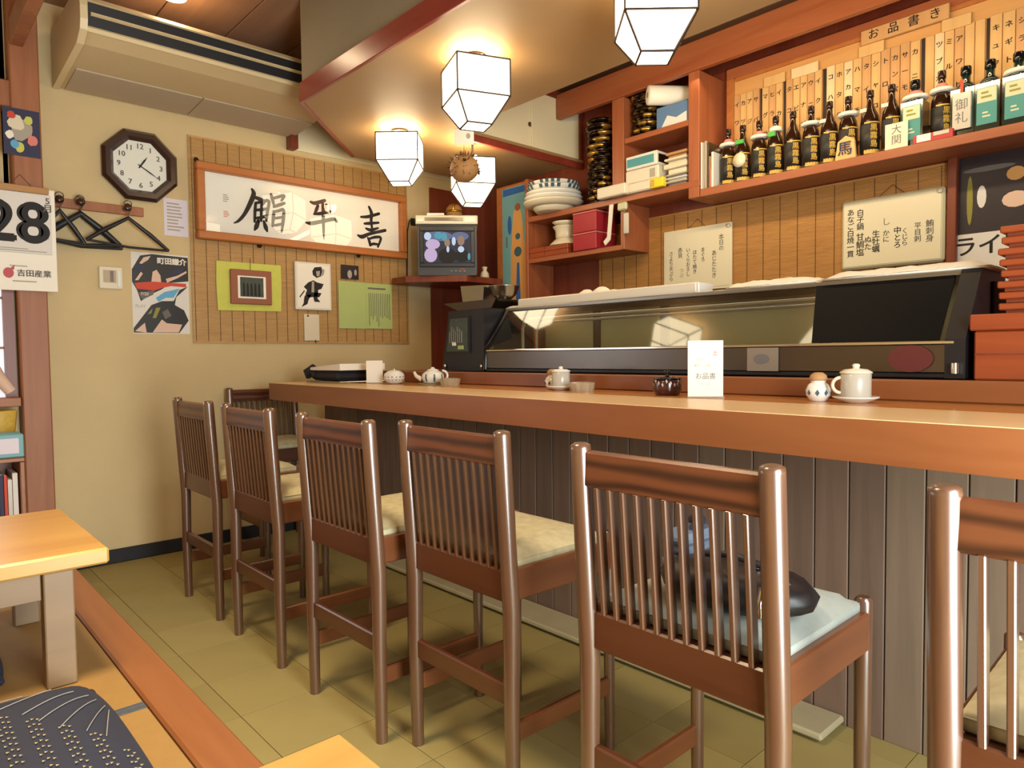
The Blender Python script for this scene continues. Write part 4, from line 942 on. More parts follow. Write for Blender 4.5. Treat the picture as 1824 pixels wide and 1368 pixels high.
for k, q in enumerate(((-.06, .27, .10, .034, 'scr_blue'), (.09, .27, .06, .03, 'scr_blue'), (-.115, .14, .045, .05, 'scr_pink'), (-.10, .215, .05, .035, 'scr_pink'), (-.135, .27, .025, .028, 'scr_white'), (-.06, .275, .03, .025, 'scr_cyan'), (-.02, .265, .02, .03, 'scr_cyan'), (.0, .135, .062, .055, 'scr_black'), (0, .225, .020, .028, 'scr_skin'), (.004, .180, .010, .022, 'scr_white'), (.10, .135, .05, .045, 'scr_black'), (.095, .24, .025, .035, 'scr_skin'), (.095, .18, .022, .022, 'scr_white'), (.15, .13, .010, .025, 'scr_cyan'), (.045, .235, .014, .03, 'scr_white'))): blob(*q, k)
b = B()
for k in range(4): b.box(.02+k*.03, .035+k*.03, -.146, -.14, .025, .035)
b.build('front_button', 'steel_dark', t, True); B().box(.09, .12, -.1465, -.14, .04, .046).build('indicator', 'orange_red', t, True)
t = thing('video_recorder', 'cream video recorder lying on top of the television', 'video recorder', (3.03, 3.99, 2.042), math.radians(-38))
B().box(-.215, .215, -.15, .14, .0, .060, .004).build('casing', 'vcr', t, True); B().box(-.15, .11, -.154, -.15, .022, .044, .001).build('tape_slot', 'steel_dark', t, True)
B().box(.12, .20, -.153, -.15, .012, .048, .001).build('display', 'clock_face', t, True); B().box(-.205, -.16, -.153, -.15, .015, .035, .001).build('button_block', 'porcelain', t, True)
t = thing('remote_box', 'small white box lying on the video recorder', 'box', (2.93, 3.97, 2.1025), math.radians(-38)); B().box(-.07, .05, -.04, .04, 0, .022, .004).build('body', 'porcelain', t, True)
t = lathe_thing('round_ornament', 'round gold and brown daruma-shaped ornament on the video recorder', 'ornament', (3.12, 4.02, 2.1025), [('stand', [(.035, 0), (.032, .012), (.028, .016)], 'dark_frame'), ('ornament_body', [(.030, .0162), (.052, .035), (.062, .065), (.055, .095), (.035, .118), (0, .126)], 'fugu'), ('gold_band', [(.0625, .058), (.064, .066), (.0625, .074)], 'gold')])
B().tube([(3.085, 3.985, 2.165), (3.08, 3.98, 2.20), (3.09, 3.985, 2.215)], .012, 8).build('gold_ear', 'gold', t)
t = thing('outlet', 'dark wall outlet with a hanging cable beside the television', 'outlet', (2.96, YW-.004, 2.14))
B().box(2.945, 2.985, YW-.020, YW-.002, 2.10, 2.15, .003).build('plate', 'black_soft', t); B().tube([(2.96, YW-.025, 2.12), (2.92, YW-.03, 2.13), (2.90, YW-.03, 2.05), (2.895, YW-.03, 1.85), (2.89, YW-.03, 1.70)], .004, 6).build('cable', 'black', t)
t = thing('plastic_bag', 'small crumpled pale bag beside the television on the corner shelf', 'bag', (3.30, 3.90, 1.691)); B().lathe([(.02, 0), (.035, .01), (.03, .04), (.014, .06), (.022, .085), (0, .09)], 9, (3.30, 3.90, 1.691)).build('bag_body', 'porcelain_warm', t)

# ------------------------------------------------------------------ wall behind the bar
XW = XR
blind('bar_wall_blind', 'bamboo blind behind the whiteboards under the bottle shelf', 1.02, 3.10, 1.40, 1.985, RGT, XW-.004, 'bamboo_y', 22)
# shelving: uprights, boards, end panel
t = thing('wall_shelving', 'long red-brown wall shelving behind the bar with uprights and boards', 'shelving', (3.5, 1.6, 1.99))
B().box(3.395, XW-.002, -.79, 2.16, 1.995, 2.038, .003).build('shelf_board', 'shelf_wood', t)
B().box(3.390, XW-.002, 2.16, 3.535, 2.055, 2.092, .003).build('shelf_board', 'shelf_wood', t)
B().box(3.395, XW-.002, 2.235, 2.685, 2.405, 2.437, .003).build('shelf_board', 'shelf_wood', t)
B().box(3.395, XW-.002, 2.70, 3.535, 1.770, 1.802, .003).build('shelf_board', 'shelf_wood', t)
for y0, y1, z0, z1 in ((2.163, 2.232, 1.995, 2.69), (2.688, 2.778, 2.092, 2.69), (3.535, 3.565, 1.50, 2.36), (2.685, 2.715, 1.770, 2.055)):
    B().box(3.392, XW-.002, y0, y1, z0, z1, .003).build('upright', 'shelf_wood_z', t)
# board behind the menu plaques
t = thing('menu_board', 'framed pale wooden board behind the row of menu plaques', 'board', (3.63, 1.3, 2.04))
B().box(3.630, XW-.002, .45, 2.12, 2.042, 2.675).build('back_board', 'board', t)
B().box(3.618, 3.632, -.2, 2.13, 2.676, 2.735, .003).build('top_bar', 'shelf_wood', t); B().box(3.618, 3.632, 2.0835, 2.13, 2.042, 2.676, .003).build('side_bar', 'frame_wood', t)
B().box(3.620, 3.630, -.2, 2.075, 2.655, 2.676, .002).build('inner_bead', 'frame_wood', t)
for ya, yb in ((1.927, 1.915), (1.793, 1.780), (1.584, 1.566), (1.130, 1.115), (.874, .862)): B().box(3.6255, 3.6298, yb, ya, 2.17, 2.575).build('gap_strip', 'panel_dark', t)
t = thing('header_sign', 'wide wooden header sign above the menu plaques with four brushed characters', 'sign', (3.60, 1.20, 2.62))
B().box(3.600, 3.617, 1.012, 1.392, 2.622, 2.690, .003).build('sign_board', 'plaque_b', t)
for k, chh in enumerate('お品書き'): text(chh, .052, (3.599, 1.333-k*.088, 2.657), 'right', 'ink', t, 'brushed_character', bold=.0006)
# plaques
groups = [(2.081, 1.929, 4), (1.913, 1.795, 3), (1.778, 1.586, 5), (1.564, 1.132, 10), (1.113, .876, 6), (.860, .580, 6)]
names = ['イワシ', 'カツオ', 'アジ', 'サバ', 'マグロ', 'ヒラメ', 'イカ', 'タコ', 'エビ', 'アナゴ', 'ウニ', 'イクラ', 'コハダ', 'ホタテ', 'アカガイ', 'ハマチ', 'タイ', 'シャコ', 'トロ', 'カンパチ', 'サーモン', 'カニ', 'タマゴ', 'ツブガイ', 'ミル', 'アワビ', 'カズノコ', 'トビコ', 'キュウリ', 'ネギトロ', 'シラウオ', 'サヨリ', 'ナットウ', 'カイワレ']
k = 0; GN = ['group by the upright', 'second group', 'third group', 'long fourth group', 'fifth group', 'group at the near end']
for gi, (a, b_, n) in enumerate(groups):
    for i in range(n):
        w_ = (a-b_)/n; y1 = a-i*w_; y0 = y1-w_+.0025; dz = random.uniform(-.004, .004)
        t = thing('menu_plaque', 'narrow wooden menu plaque, %s in the %s' % (ORDN[i], GN[gi]), 'plaque', (3.622, (y0+y1)/2, 2.17), 0, 'wooden menu plaques above the bottles')
        B().box(3.6195, 3.6290, y0, y1, 2.17, 2.576+dz, .0012).build('plaque_board', random.choice(['plaque', 'plaque', 'plaque_b', 'plaque_c']), t)
        nm = names[k % len(names)]; k += 1
        if gi == 4 and i in (0, 4, 5): continue
        sp = .30/len(nm)
        text(vert(nm), .030, (3.6188, (y0+y1)/2, 2.555-.034-.5*(len(nm)-1)*min(sp, .11)), 'right', 'ink', t, line=min(sp, .11)/.030, bold=.0008)
for y1, y0, lab in ((1.90, 1.782, 'plain header card over the second group of plaques'), (1.746, 1.605, 'pale header card over the third group of plaques'), (1.405, 1.290, 'plain header card over the long fourth group of plaques'), (1.045, .930, 'plain header card over the fifth group of plaques')):
    t = thing('header_card', lab, 'card', (3.616, (y0+y1)/2, 2.57), 0, 'header cards over the plaques'); B().box(3.6125, 3.6185, y0, y1, 2.570, 2.622, .001).build('card', 'plaque_c' if y1 == 1.746 else 'plaque', t)
# bottles
def bottle(lab, y, kind, collar=None, extra=None, x=3.475):
    z = 2.0385; L = (x, y, z)
    t = thing('liquor_bottle', lab, 'bottle', L, 0, 'bottles on the long wall shelf')
    if kind == 'brown':
        B().lathe([(.036, 0), (.040, .004), (.041, .02), (.041, .165), (.038, .190), (.022, .225), (.0145, .250), (.0145, .285)], 20, L).build('glass_body', 'bottle', t)
        B().lathe([(.0162, .280), (.0165, .285), (.0165, .308), (.014, .311), (0, .311)], 14, L).build('cap', 'lacquer', t)
        B().lathe([(.0418, .025), (.0418, .150)], 20, L).build('label_wrap', 'label_black', t)
        # label front: towards the room and the camera
        a0 = math.atan2(-.75, -.66)
        def patch(nm, da0, da1, z0, z1, m, r=.0423):
            b = B(); n = 6; P = []
            for i in range(n+1):
                a = a0+da0+(da1-da0)*i/n; P.append((x+r*math.cos(a), y+r*math.sin(a)))
            vs = [Vector((px, py, z+z0)) for px, py in P]+[Vector((px, py, z+z1)) for px, py in P]
            b._add(vs, [(i, i+1, n+2+i, n+1+i) for i in range(n)]); b.build(nm, m, t)
        patch('gold_band', -1.1, 1.1, .152, .158, 'label_gold'); patch('gold_foot_band', -1.1, 1.1, .012, .030, 'label_gold'); patch('red_patch', .25, .75, .09, .145, 'pot_red')
        R = Matrix.Rotation(a0+PI/2, 3, 'Z') @ Matrix(((1, 0, 0), (0, 0, -1), (0, 1, 0)))
        n0 = Vector((math.cos(a0-.12), math.sin(a0-.12), 0))
        text('黒\n霧\n島', .036, Vector(L)+n0*.0450+Vector((0, 0, .090)), R, 'label_gold', t, 'gold_lettering', line=1.02, bold=.0007)
    else:
        B().prism([(-.045, -.045), (.045, -.045), (.045, .045), (-.045, .045)], 0, .2, lambda a, b_, d: Vector((x+a, y+b_, z+d))).prism([(-.045, -.045), (.045, -.045), (.045, .045), (-.045, .045)], .2, .2005, lambda a, b_, d: Vector((x+a, y+b_, z+d))).lathe([(.045, .2006), (.032, .222), (.017, .236), (.017, .270)], 16, L).build('glass_body', 'bottle_green', t)
        B().lathe([(.0185, .266), (.0205, .270), (.0205, .298), (.017, .302), (0, .302)], 14, L).build('cap', 'black_gloss', t)
        B().box(x-.0468, x-.0452, y-.036, y+.036, z+.03, z+.18).build('label_front', 'label_teal', t)
        B().box(x-.0476, x-.0469, y-.034, y+.034, z+.120, z+.178).build('label_upper', 'label_pale', t)
        lines(RGT, y+.02, y-.02, z+.168, z+.132, x-.0480, 2, 'olive_print', t, 'printed_mark'); lines(RGT, y+.015, y-.015, z+.085, z+.055, x-.0472, 2, 'label_pale', t, 'printed_mark')
    zc = .238 if kind == 'brown' else .236; rc = .024 if kind == 'brown' else .03
    if collar in ('white', 'red_white'):
        B().lathe([(rc+.018, zc-.022), (rc+.024, zc-.016), (rc+.020, zc-.006), (rc, zc)], 18, L).build('paper_collar', 'towel', t)
    if collar == 'red_white': B().lathe([(rc+.001, zc), (rc-.002, zc+.012), (.016, zc+.018)], 14, L).build('red_ribbon', 'pink', t)
    if collar == 'green': B().box(x-.035, x-.02, y-.020, y+.024, z+zc-.03, z+zc-.008, .002).build('green_tag', 'green_tag', t)
    if collar == 'white_green':
        B().lathe([(rc+.010, zc-.004), (rc+.008, zc+.012), (.017, zc+.022)], 14, L).build('paper_collar', 'towel', t); B().box(x-.042, x-.028, y-.016, y+.022, z+zc-.036, z+zc-.012, .002).build('green_tag', 'green_tag', t)
    if extra == 'round_tag':
        Rm = Matrix.Translation((x-.058, y-.012, z+.115)) @ Matrix.Rotation(-PI/2, 4, 'Y')
        B().lathe([(.037, 0), (.038, .002), (0, .003)], 20, (0, 0, 0), Rm).build('round_tag', 'porcelain_warm', t); B().tube([(x-.05, y-.012, z+.15), (x-.02, y, z+.225)], .0012, 5).build('tag_string', 'string', t)
    if extra == 'name_tag':
        B().box(x-.0570, x-.0535, y-.034, y+.034, z+.028, z+.180, .002).build('name_tag', 'cup_grey', t); text('御\n礼', .05, (x-.0575, y, z+.10), 'right', 'ink_soft', t, 'tag_lettering', line=1.1)
        B().box(x-.0560, x-.0540, y-.006, y+.006, z+.18, z+.235).build('tag_ribbon', 'orange_red', t)
    if extra == 'small_tag': B().box(x-.044, x-.040, y+.0, y+.03, z+.205, z+.222, .001).build('white_tag', 'porcelain_warm', t)
BT = [(2.033, 'brown', 'red_white', None, 'brown shochu bottle with red and white collar beside the magazines'),
 (1.946, 'brown', 'green', 'round_tag', 'brown shochu bottle with a big round cream tag'),
 (1.851, 'brown', 'red_white', None, 'brown shochu bottle with red and white collar after the round-tagged one'),
 (1.761, 'brown', 'white_green', None, 'brown shochu bottle with white cap paper and green tag'),
 (1.669, 'brown', None, None, 'brown shochu bottle without collar, fifth from the magazines'),
 (1.576, 'brown', 'white', None, 'brown shochu bottle with white collar, sixth from the magazines'),
 (1.486, 'brown', None, 'small_tag', 'brown shochu bottle with a small white tag, seventh from the magazines'),
 (1.397, 'brown', 'white', None, 'brown shochu bottle with white collar behind the pentagonal wooden piece'),
 (1.298, 'brown', None, 'small_tag', 'brown shochu bottle just past the pentagonal wooden piece'),
 (1.204, 'brown', None, 'small_tag', 'brown shochu bottle half behind the small white sign'),
 (1.106, 'green', 'red_white', None, 'square dark green bottle with white collar and teal label'),
 (1.001, 'brown', 'red_white', None, 'brown shochu bottle with broad white collar behind the red and white box'),
 (.910, 'green', None, 'name_tag', 'square dark bottle hung with a grey name tag'),
 (.822, 'green', None, None, 'square dark bottle with teal label next to the name-tagged one'),
 (.724, 'green', 'white', None, 'square dark bottle with teal label and white collar, last of the row in view')]
for y, kd, col, ex, lab in BT: bottle(lab, y, kd, col, ex)
# in front of the bottles
t = thing('shogi_piece', 'pentagonal wooden display piece with a brushed character in front of the bottles', 'ornament', (3.415, 1.385, 2.0385))
B().prism([(1.43, 0), (1.335, 0), (1.345, .088), (1.383, .112), (1.42, .088)], 3.408, 3.424, lambda a, z, d: Vector((d+.03*z/.1*.2, a, 2.0385+z))).build('wooden_piece', 'plaque', t)
text('馬', .07, (3.4065, 1.384, 2.085), 'right', 'navy_print', t, 'brushed_character', bold=.001)
t = thing('small_sign', 'small white sign with brushed writing leaning on the bottles', 'sign', (3.42, 1.165, 2.0385)); B().box(3.414, 3.420, 1.115, 1.21, 2.0385, 2.155, .001).build('sign_card', 'porcelain_warm', t)
text('大\n関', .045, (3.4135, 1.162, 2.10), 'right', 'ink_soft', t, 'brushed_character', line=1.0)
t = thing('cigarette_box', 'flat red and white box on the shelf in front of the broad-collared bottle', 'box', (3.42, 1.01, 2.0385)); B().box(3.402, 3.430, .935, 1.09, 2.0385, 2.075, .002).build('carton', 'red', t); B().box(3.4005, 3.4035, 1.02, 1.075, 2.043, 2.074).build('white_panel', 'porcelain', t); B().box(3.4005, 3.4035, .95, 1.01, 2.058, 2.074).build('grey_panel', 'cup_grey', t)
# magazines standing by the upright
cols = ['paper_grey', 'ac_grille', 'steel_dark', 'porcelain_warm', 'cup_grey', 'label_black', 'cork', 'roll_paper', 'pink', 'porcelain']
y = 2.158
for k, (wd, h, m) in enumerate([(.010, .255, 0), (.008, .25, 1), (.012, .26, 4), (.008, .255, 1), (.010, .25, 2), (.010, .17, 6), (.006, .10, 8), (.014, .19, 9)]):
    t = thing('magazine', 'thin magazine standing on the bottle shelf, %s from the upright' % ORDN[k], 'magazine', (3.5, y-wd/2, 2.0385), 0, 'magazines standing by the bottles')
    B().box(3.400+.004*(k % 3), 3.62, y-wd+.001, y, 2.0385, 2.0385+h, .001).build('cover', cols[m], t); B().box(3.403+.004*(k % 3), 3.621, y-wd+.003, y-.002, 2.041, 2.0385+h+.0006).build('pages', 'roll_paper', t); y -= wd
t = thing('ladle', 'shiny steel spoon bowl standing upright among the magazines', 'spoon', (3.56, 2.074, 2.0385)); B().tube([(3.56, 2.0745, 2.039), (3.56, 2.0745, 2.24)], .0035, 6).build('handle', 'silver', t)
B().lathe([(0, 0), (.016, .012), (.022, .045), (.016, .075), (0, .088)], 14, (3.56, 2.0745, 2.235), Matrix.Diagonal((.45, 1, 1, 1))).build('spoon_bowl', 'silver', t)
# whiteboards
def wboard(lab, y0, y1, z0, z1, cols_, d=.024, edge='whiteboard_edge', bev=.012):
    t = thing('whiteboard', lab, 'whiteboard', (3.62, (y0+y1)/2, z0), 0, 'whiteboards on the wall behind the bar')
    B().box(XW-.010-d, XW-.0115, y0, y1, z0, z1, bev).build('frame', edge, t); B().box(XW-.0125-d, XW-.0102-d, y0+.014, y1-.014, z0+.014, z1-.014, .001).build('writing_surface', 'whiteboard', t)
    for (fy, fz, s, m, size) in cols_:
        text(vert(s), size, (XW-.0132-d, y1+(y0-y1)*fy, z0+(z1-z0)*fz), 'right', m, t, 'handwriting', line=.95, bold=.0004)
    B().lathe([(.012, 0), (.012, .008), (0, .010)], 10, (0, 0, 0), Matrix.Translation((XW-.010-d, y0+.02, z1-.02)) @ Matrix.Rotation(-PI/2, 4, 'Y')).build('corner_cap', 'porcelain_warm', t)
    B().tube([(XW-.02, (y0+y1)/2-.06, z1-.002), (XW-.012, (y0+y1)/2, z1+.05), (XW-.02, (y0+y1)/2+.06, z1-.002)], .0015, 5).build('hanging_cord', 'string', t)
wboard('larger whiteboard with bold dark handwriting beside the dark photo', 1.022, 1.482, 1.540, 1.882, [(.10, .52, 'あなご白焼一貫', 'ink', .036), (.20, .70, '白子鍋', 'ink', .036), (.20, .34, '甘鯛塩', 'ink', .040), (.28, .35, 'ぬた', 'ink', .036), (.36, .36, '生牡蠣', 'ink', .038), (.46, .62, 'し', 'ink_faint', .04), (.46, .42, 'かに', 'ink_soft', .032), (.57, .38, '中とろ', 'ink', .036), (.64, .38, 'くじら', 'ink_soft', .030), (.76, .42, '平目刺', 'ink_soft', .032), (.87, .42, '鮪刺身', 'ink_soft', .036)])
wboard('smaller whiteboard with faint grey handwriting over the white cover', 2.098, 2.562, 1.505, 1.880, [(.12, .42, 'さより天ぷら', 'ink_soft', .032), (.26, .62, '赤貝', 'ink_soft', .034), (.28, .30, 'つぶ', 'ink_faint', .03), (.38, .46, 'いくらおろし', 'ink_soft', .030), (.48, .45, 'ほたて焼き', 'ink_soft', .030), (.60, .55, 'まぐろ', 'ink_soft', .030), (.76, .38, 'あじたたき', 'ink_soft', .034), (.86, .70, '本日の', 'ink_soft', .034)], .014, 'whiteboard', .002)
# dark photo poster and handwritten paper beyond the post
t = thing('photo_poster', 'dark food photo poster under the shelf end', 'poster', (3.63, .72, 1.82)); B().box(XW-.012, XW-.002, .45, .974, 1.64, 1.992).build('sheet', 'photo_night', t)
for k, (yy, zz, ry, rz, m) in enumerate(((.76, 1.89, .035, .03, 'poster_orange'), (.885, 1.81, .018, .05, 'paper_grey'), (.93, 1.80, .012, .11, 'olive_print'), (.76, 1.78, .05, .035, 'flesh'), (.86, 1.93, .10, .012, 'ink_soft'))):
    b = B(); b.face([(XW-.0126-.0003*k, yy+ry*math.cos(a*PI/6), zz+rz*math.sin(a*PI/6)) for a in range(12)]); b.build('printed_shape', m, t)
t = thing('live_notice', 'white paper with large brushed katakana half hidden behind the stacked trays', 'notice', (3.63, .84, 1.54)); B().box(XW-.016, XW-.0135, .70, .978, 1.430, 1.652).build('sheet', 'paper_grey', t)
text('ライブ', .095, (XW-.0165, .850, 1.590), 'right', 'ink', t, 'brushed_lettering', bold=.002)
t = thing('yellow_flyer', 'small yellow and green printed flyer below the handwritten paper', 'flyer', (3.63, .84, 1.37)); B().box(XW-.016, XW-.0135, .70, .96, 1.26, 1.425).build('sheet', 'photo_dark', t)
b = B(); b.face([(XW-.0166, .87+.05*math.cos(a*PI/6), 1.35+.035*math.sin(a*PI/6)) for a in range(12)]); b.build('printed_shape', 'yellow_green', t)

# ------------------------------------------------------------------ shelf contents
def tub_stack(x, y, z, n, lab, grp):
    first = None
    for k in range(n):
        l = 'gold lacquer dish, %s from the bottom of the %s' % (ORDN[k], lab)
        ox, oy = .006*math.sin(2.1*k), .006*math.cos(1.7*k)
        if first is None:
            first = thing('lacquer_dish', l, 'dish', (x, y, z), 0, grp)
            B().lathe([(.062, 0), (.066, .004), (.074, .012)], 22, (x, y, z)).build('foot_ring', 'lacquer', first)
            B().lathe([(.074, .0122), (.092, .026), (.0945, .038), (.090, .040), (.072, .020)], 22, (x, y, z)).build('dish_wall', 'gold_lacquer', first)
        else: dup(first, (x+ox, y+oy, z+k*.0405), .4*k, l)
tub_stack(3.475, 2.93, 2.0925, 13, 'tall stack by the cream cabinet', 'lacquer dishes stacked beside the cabinet')
tub_stack(3.495, 2.592, 2.4375, 6, 'stack in the top compartment', 'lacquer dishes stacked in the top compartment')
t = thing('paper_roll', 'big white paper roll lying on the blue box', 'roll', (3.50, 2.38, 2.60))
Rm = Matrix.Translation((3.36, 2.485, 2.632)) @ Matrix.Rotation(math.radians(-38), 4, 'Z') @ Matrix.Rotation(PI/2, 4, 'Y')
B().lathe([(.0, 0), (.02, 0), (.052, .001), (.055, .006), (.055, .245), (.052, .25), (0, .25)], 24, (0, 0, 0), Rm).build('roll_body', 'roll_paper', t); B().lathe([(.016, -.002), (.016, .0), (0, .0)], 14, (0, 0, 0), Rm).build('core', 'cork', t)
t = thing('blue_box', 'blue plastic box under the white paper roll', 'box', (3.52, 2.37, 2.4375)); B().box(3.42, 3.62, 2.250, 2.470, 2.4375, 2.565, .006).build('box_wall', 'blue_box', t)
b = B(); b.face([(3.4185, 2.43, 2.445), (3.4185, 2.26, 2.445), (3.4185, 2.26, 2.50), (3.4185, 2.33, 2.48), (3.4185, 2.39, 2.505)]); b.build('printed_shape', 'paper_grey', t)
# middle compartment
t = thing('teal_box', 'white box with a teal side panel on top of the cream containers', 'box', (3.50, 2.55, 2.235)); B().box(3.385, 3.56, 2.440, 2.665, 2.235, 2.315, .003).build('carton', 'porcelain', t)
B().box(3.3825, 3.3855, 2.46, 2.655, 2.250, 2.298).build('teal_panel', 'teal_box', t); B().box(3.40, 3.55, 2.4375, 2.4405, 2.250, 2.298).build('dark_panel', 'steel_dark', t)
t = thing('cream_container', 'cream lidded container under the teal-sided box', 'container', (3.50, 2.56, 2.0925)); B().box(3.385, 3.58, 2.43, 2.67, 2.152, 2.232, .006).build('container_wall', 'plastic_white', t); B().box(3.3835, 3.3855, 2.452, 2.49, 2.165, 2.215).build('grey_label', 'ink_faint', t)
t = thing('cream_container', 'long cream container at the bottom of the middle compartment', 'container', (3.48, 2.64, 2.0925)); B().box(3.365, 3.58, 2.475, 2.685, 2.0925, 2.150, .008).build('container_wall', 'plastic_white', t)
t = thing('cream_container', 'loose cream box pushed against the upright beside the gold dishes', 'container', (3.40, 2.78, 2.0925)); B().box(3.34, 3.388, 2.64, 2.86, 2.0925, 2.160, .006).build('container_wall', 'plastic_white', t)
t = thing('yellow_pack', 'small bright yellow pack in front of the cream containers', 'pack', (3.38, 2.43, 2.0925)); B().box(3.36, 3.395, 2.38, 2.472, 2.0925, 2.148, .004).build('pack_body', 'yellow', t); B().box(3.3585, 3.3605, 2.44, 2.468, 2.10, 2.14).build('pack_label', 'label_gold', t)
pz = 2.0925
for k, (h, m, lab) in enumerate(((.028, 'cup_grey', 'flat grey'), (.020, 'porcelain', 'white'), (.018, 'cup_grey', 'grey'), (.062, 'porcelain_warm', 'deep cream'), (.030, 'porcelain_warm', 'cream'), (.034, 'cork', 'brown'))):
    t = thing('square_dish', '%s square dish, %s from the bottom beside the upright' % (lab, ORDN[k]), 'dish', (3.5, 2.33, pz), 0, 'square dishes stacked beside the upright')
    B().box(3.395+.006*(k % 2), 3.60, 2.250, 2.405-.008*(k % 3), pz+h*.55, pz+h-.0005, .003).build('dish_rim', m, t); B().box(3.42, 3.58, 2.262, 2.385, pz, pz+h*.55, .003).build('dish_foot', m, t); pz += h
# platters
z = 2.0925
for k, (r, h, m, lab) in enumerate(((.14, .034, 'porcelain_warm', 'narrow base plate'), (.205, .036, 'porcelain_warm', 'wide cream platter'), (.200, .030, 'porcelain', 'wide white platter'), (.192, .028, 'porcelain', 'white platter'), (.184, .036, 'porcelain', 'white patterned-rim platter'), (.174, .030, 'porcelain', 'smaller patterned-rim plate'))):
    t = thing('platter', '%s, %s from the bottom of the big platter stack' % (lab, ORDN[k]), 'plate', (3.425, 3.315, z), 0, 'big platters stacked on the shelf')
    B().lathe([(r*.80, 0), (r*.86, .002), (r*.97, h*.62), (r, h*.92), (r*.97, h*.98), (r*.8, h*.5)], 32, (3.425, 3.315, z)).build('plate_body', m, t)
    if k >= 4:
        c = Vector((3.425, 3.315, z))
        for q in range(28):
            if q % 5 == 4: continue
            a = 2*PI*q/28; P = []
            for da, rr_, zz in ((0, r*.93+.002, h*.30), (.13, r*.93+.002, h*.30), (.13, r+.0025, h*.92), (0, r+.0025, h*.92)): P.append(c+Vector((rr_*math.cos(a+da), rr_*math.sin(a+da), zz)))
            B().face(P).build('rim_mark', 'blue_glaze', t)
    z += h*.99
# lower compartment: bowls, wooden trays, red boxes, hanging things
zb = 1.8025
for k in range(2):
    t = thing('wooden_tray', 'flat orange wooden tray, %s from the bottom of the lower compartment' % ORDN[k], 'tray', (3.47, 3.30, zb), 0, 'wooden trays in the lower compartment')
    B().box(3.396, 3.60, 3.16, 3.53, zb, zb+.034, .003).build('tray_body', 'tray_red', t); B().box(3.394, 3.3965, 3.375, 3.379, zb, zb+.034).build('seam', 'dark_red_wood', t); zb += .0345
lathe_thing('bowl', 'wide cream bowl upside down on the wooden trays', 'bowl', (3.50, 3.27, zb), [('bowl_wall', [(.115, 0), (.112, .010), (.085, .036), (.070, .045), (.066, .048)], 'porcelain_warm')], 'cream bowls in the lower compartment')
lathe_thing('bowl', 'cream bowl in the middle of the small stack on the trays', 'bowl', (3.50, 3.27, zb+.0485), [('bowl_wall', [(.070, 0), (.072, .020), (.074, .055), (.090, .075), (.092, .080), (.086, .078)], 'porcelain_warm')], 'cream bowls in the lower compartment')
lathe_thing('bowl', 'topmost cream bowl of the small stack on the trays', 'bowl', (3.50, 3.27, zb+.129), [('bowl_wall', [(.055, 0), (.078, .016), (.096, .030), (.090, .029)], 'porcelain_warm')], 'cream bowls in the lower compartment')
for k, (z0, z1, lab) in enumerate(((1.8025, 1.915, 'lower red box wrapped in film in the lower compartment'), (1.917, 2.048, 'upper red box wrapped in film under the shelf board'))):
    t = thing('red_box', lab, 'box', (3.46, 3.0, z0), 0, 'red boxes in the lower compartment'); B().box(3.385, 3.58, 2.905, 3.105, z0, z1-.010, .004).build('carton', 'red_box', t); B().box(3.384, 3.581, 2.904, 3.106, z1-.0098, z1-.001, .002).build('pale_lid_edge', 'pink', t)
t = thing('hanging_cloth', 'pale cloth strip hanging from the shelf beside the red boxes', 'cloth', (3.40, 2.76, 1.80)); B().prism([(2.795, 2.055), (2.765, 2.055), (2.79, 1.84), (2.83, 1.81), (2.845, 1.835), (2.815, 1.86)], 3.384, 3.390, F).build('cloth', 'towel', t)
t = thing('hook_clip', 'pale green clip hanging under the shelf corner', 'clip', (3.38, 2.70, 2.03)); B().box(3.37, 3.395, 2.655, 2.725, 2.005, 2.053, .008).build('clip_body', 'label_pale', t); B().box(3.376, 3.382, 2.64, 2.68, 1.86, 1.985, .004).build('hanging_card', 'cup_grey', t); B().tube([(3.379, 2.66, 1.984), (3.381, 2.68, 2.006)], .0015, 5).build('wire', 'steel', t)
# poster panel beside the television
t = thing('standing_poster', 'tall narrow blue and orange poster on the wall panel beside the television', 'poster', (3.44, 3.76, 1.70))
B().box(3.455, 3.475, 3.570, 3.935, 1.50, 2.372, .002).build('mount_board', 'frame_wood', t); B().box(3.4525, 3.4548, 3.580, 3.870, 1.52, 2.352).build('sheet', 'poster_blue', t)
def pp(pts, m, d): b = B(); b.face([(3.4525-d, y_, z_) for y_, z_ in pts]); b.build('printed_shape', m, t)
pp([(3.86, 2.345), (3.585, 2.345), (3.585, 2.30), (3.86, 2.295)], 'poster_deep', .0004)
pp([(3.79, 1.53), (3.62, 1.53), (3.63, 1.90), (3.66, 2.14), (3.685, 2.21), (3.72, 2.215), (3.75, 2.16), (3.775, 1.90)], 'poster_orange', .0006)
pp([(3.73, 1.53), (3.68, 1.53), (3.69, 1.80), (3.715, 1.80)], 'poster_deep', .0010)
for zz, r in ((1.88, .040), (1.99, .026), (2.20, .03)): pp([(3.703+r*math.cos(a*PI/7), zz+r*.9*math.sin(a*PI/7)) for a in range(14)], 'blue_glaze' if zz < 2.1 else 'photo_brown', .0014)
pp([(3.79+.022*math.cos(a*PI/7), 2.08+.07*math.sin(a*PI/7)) for a in range(14)], 'poster_deep', .0010); pp([(3.83, 1.92), (3.815, 1.92), (3.815, 2.0), (3.83, 2.0)], 'ink_soft', .0010)
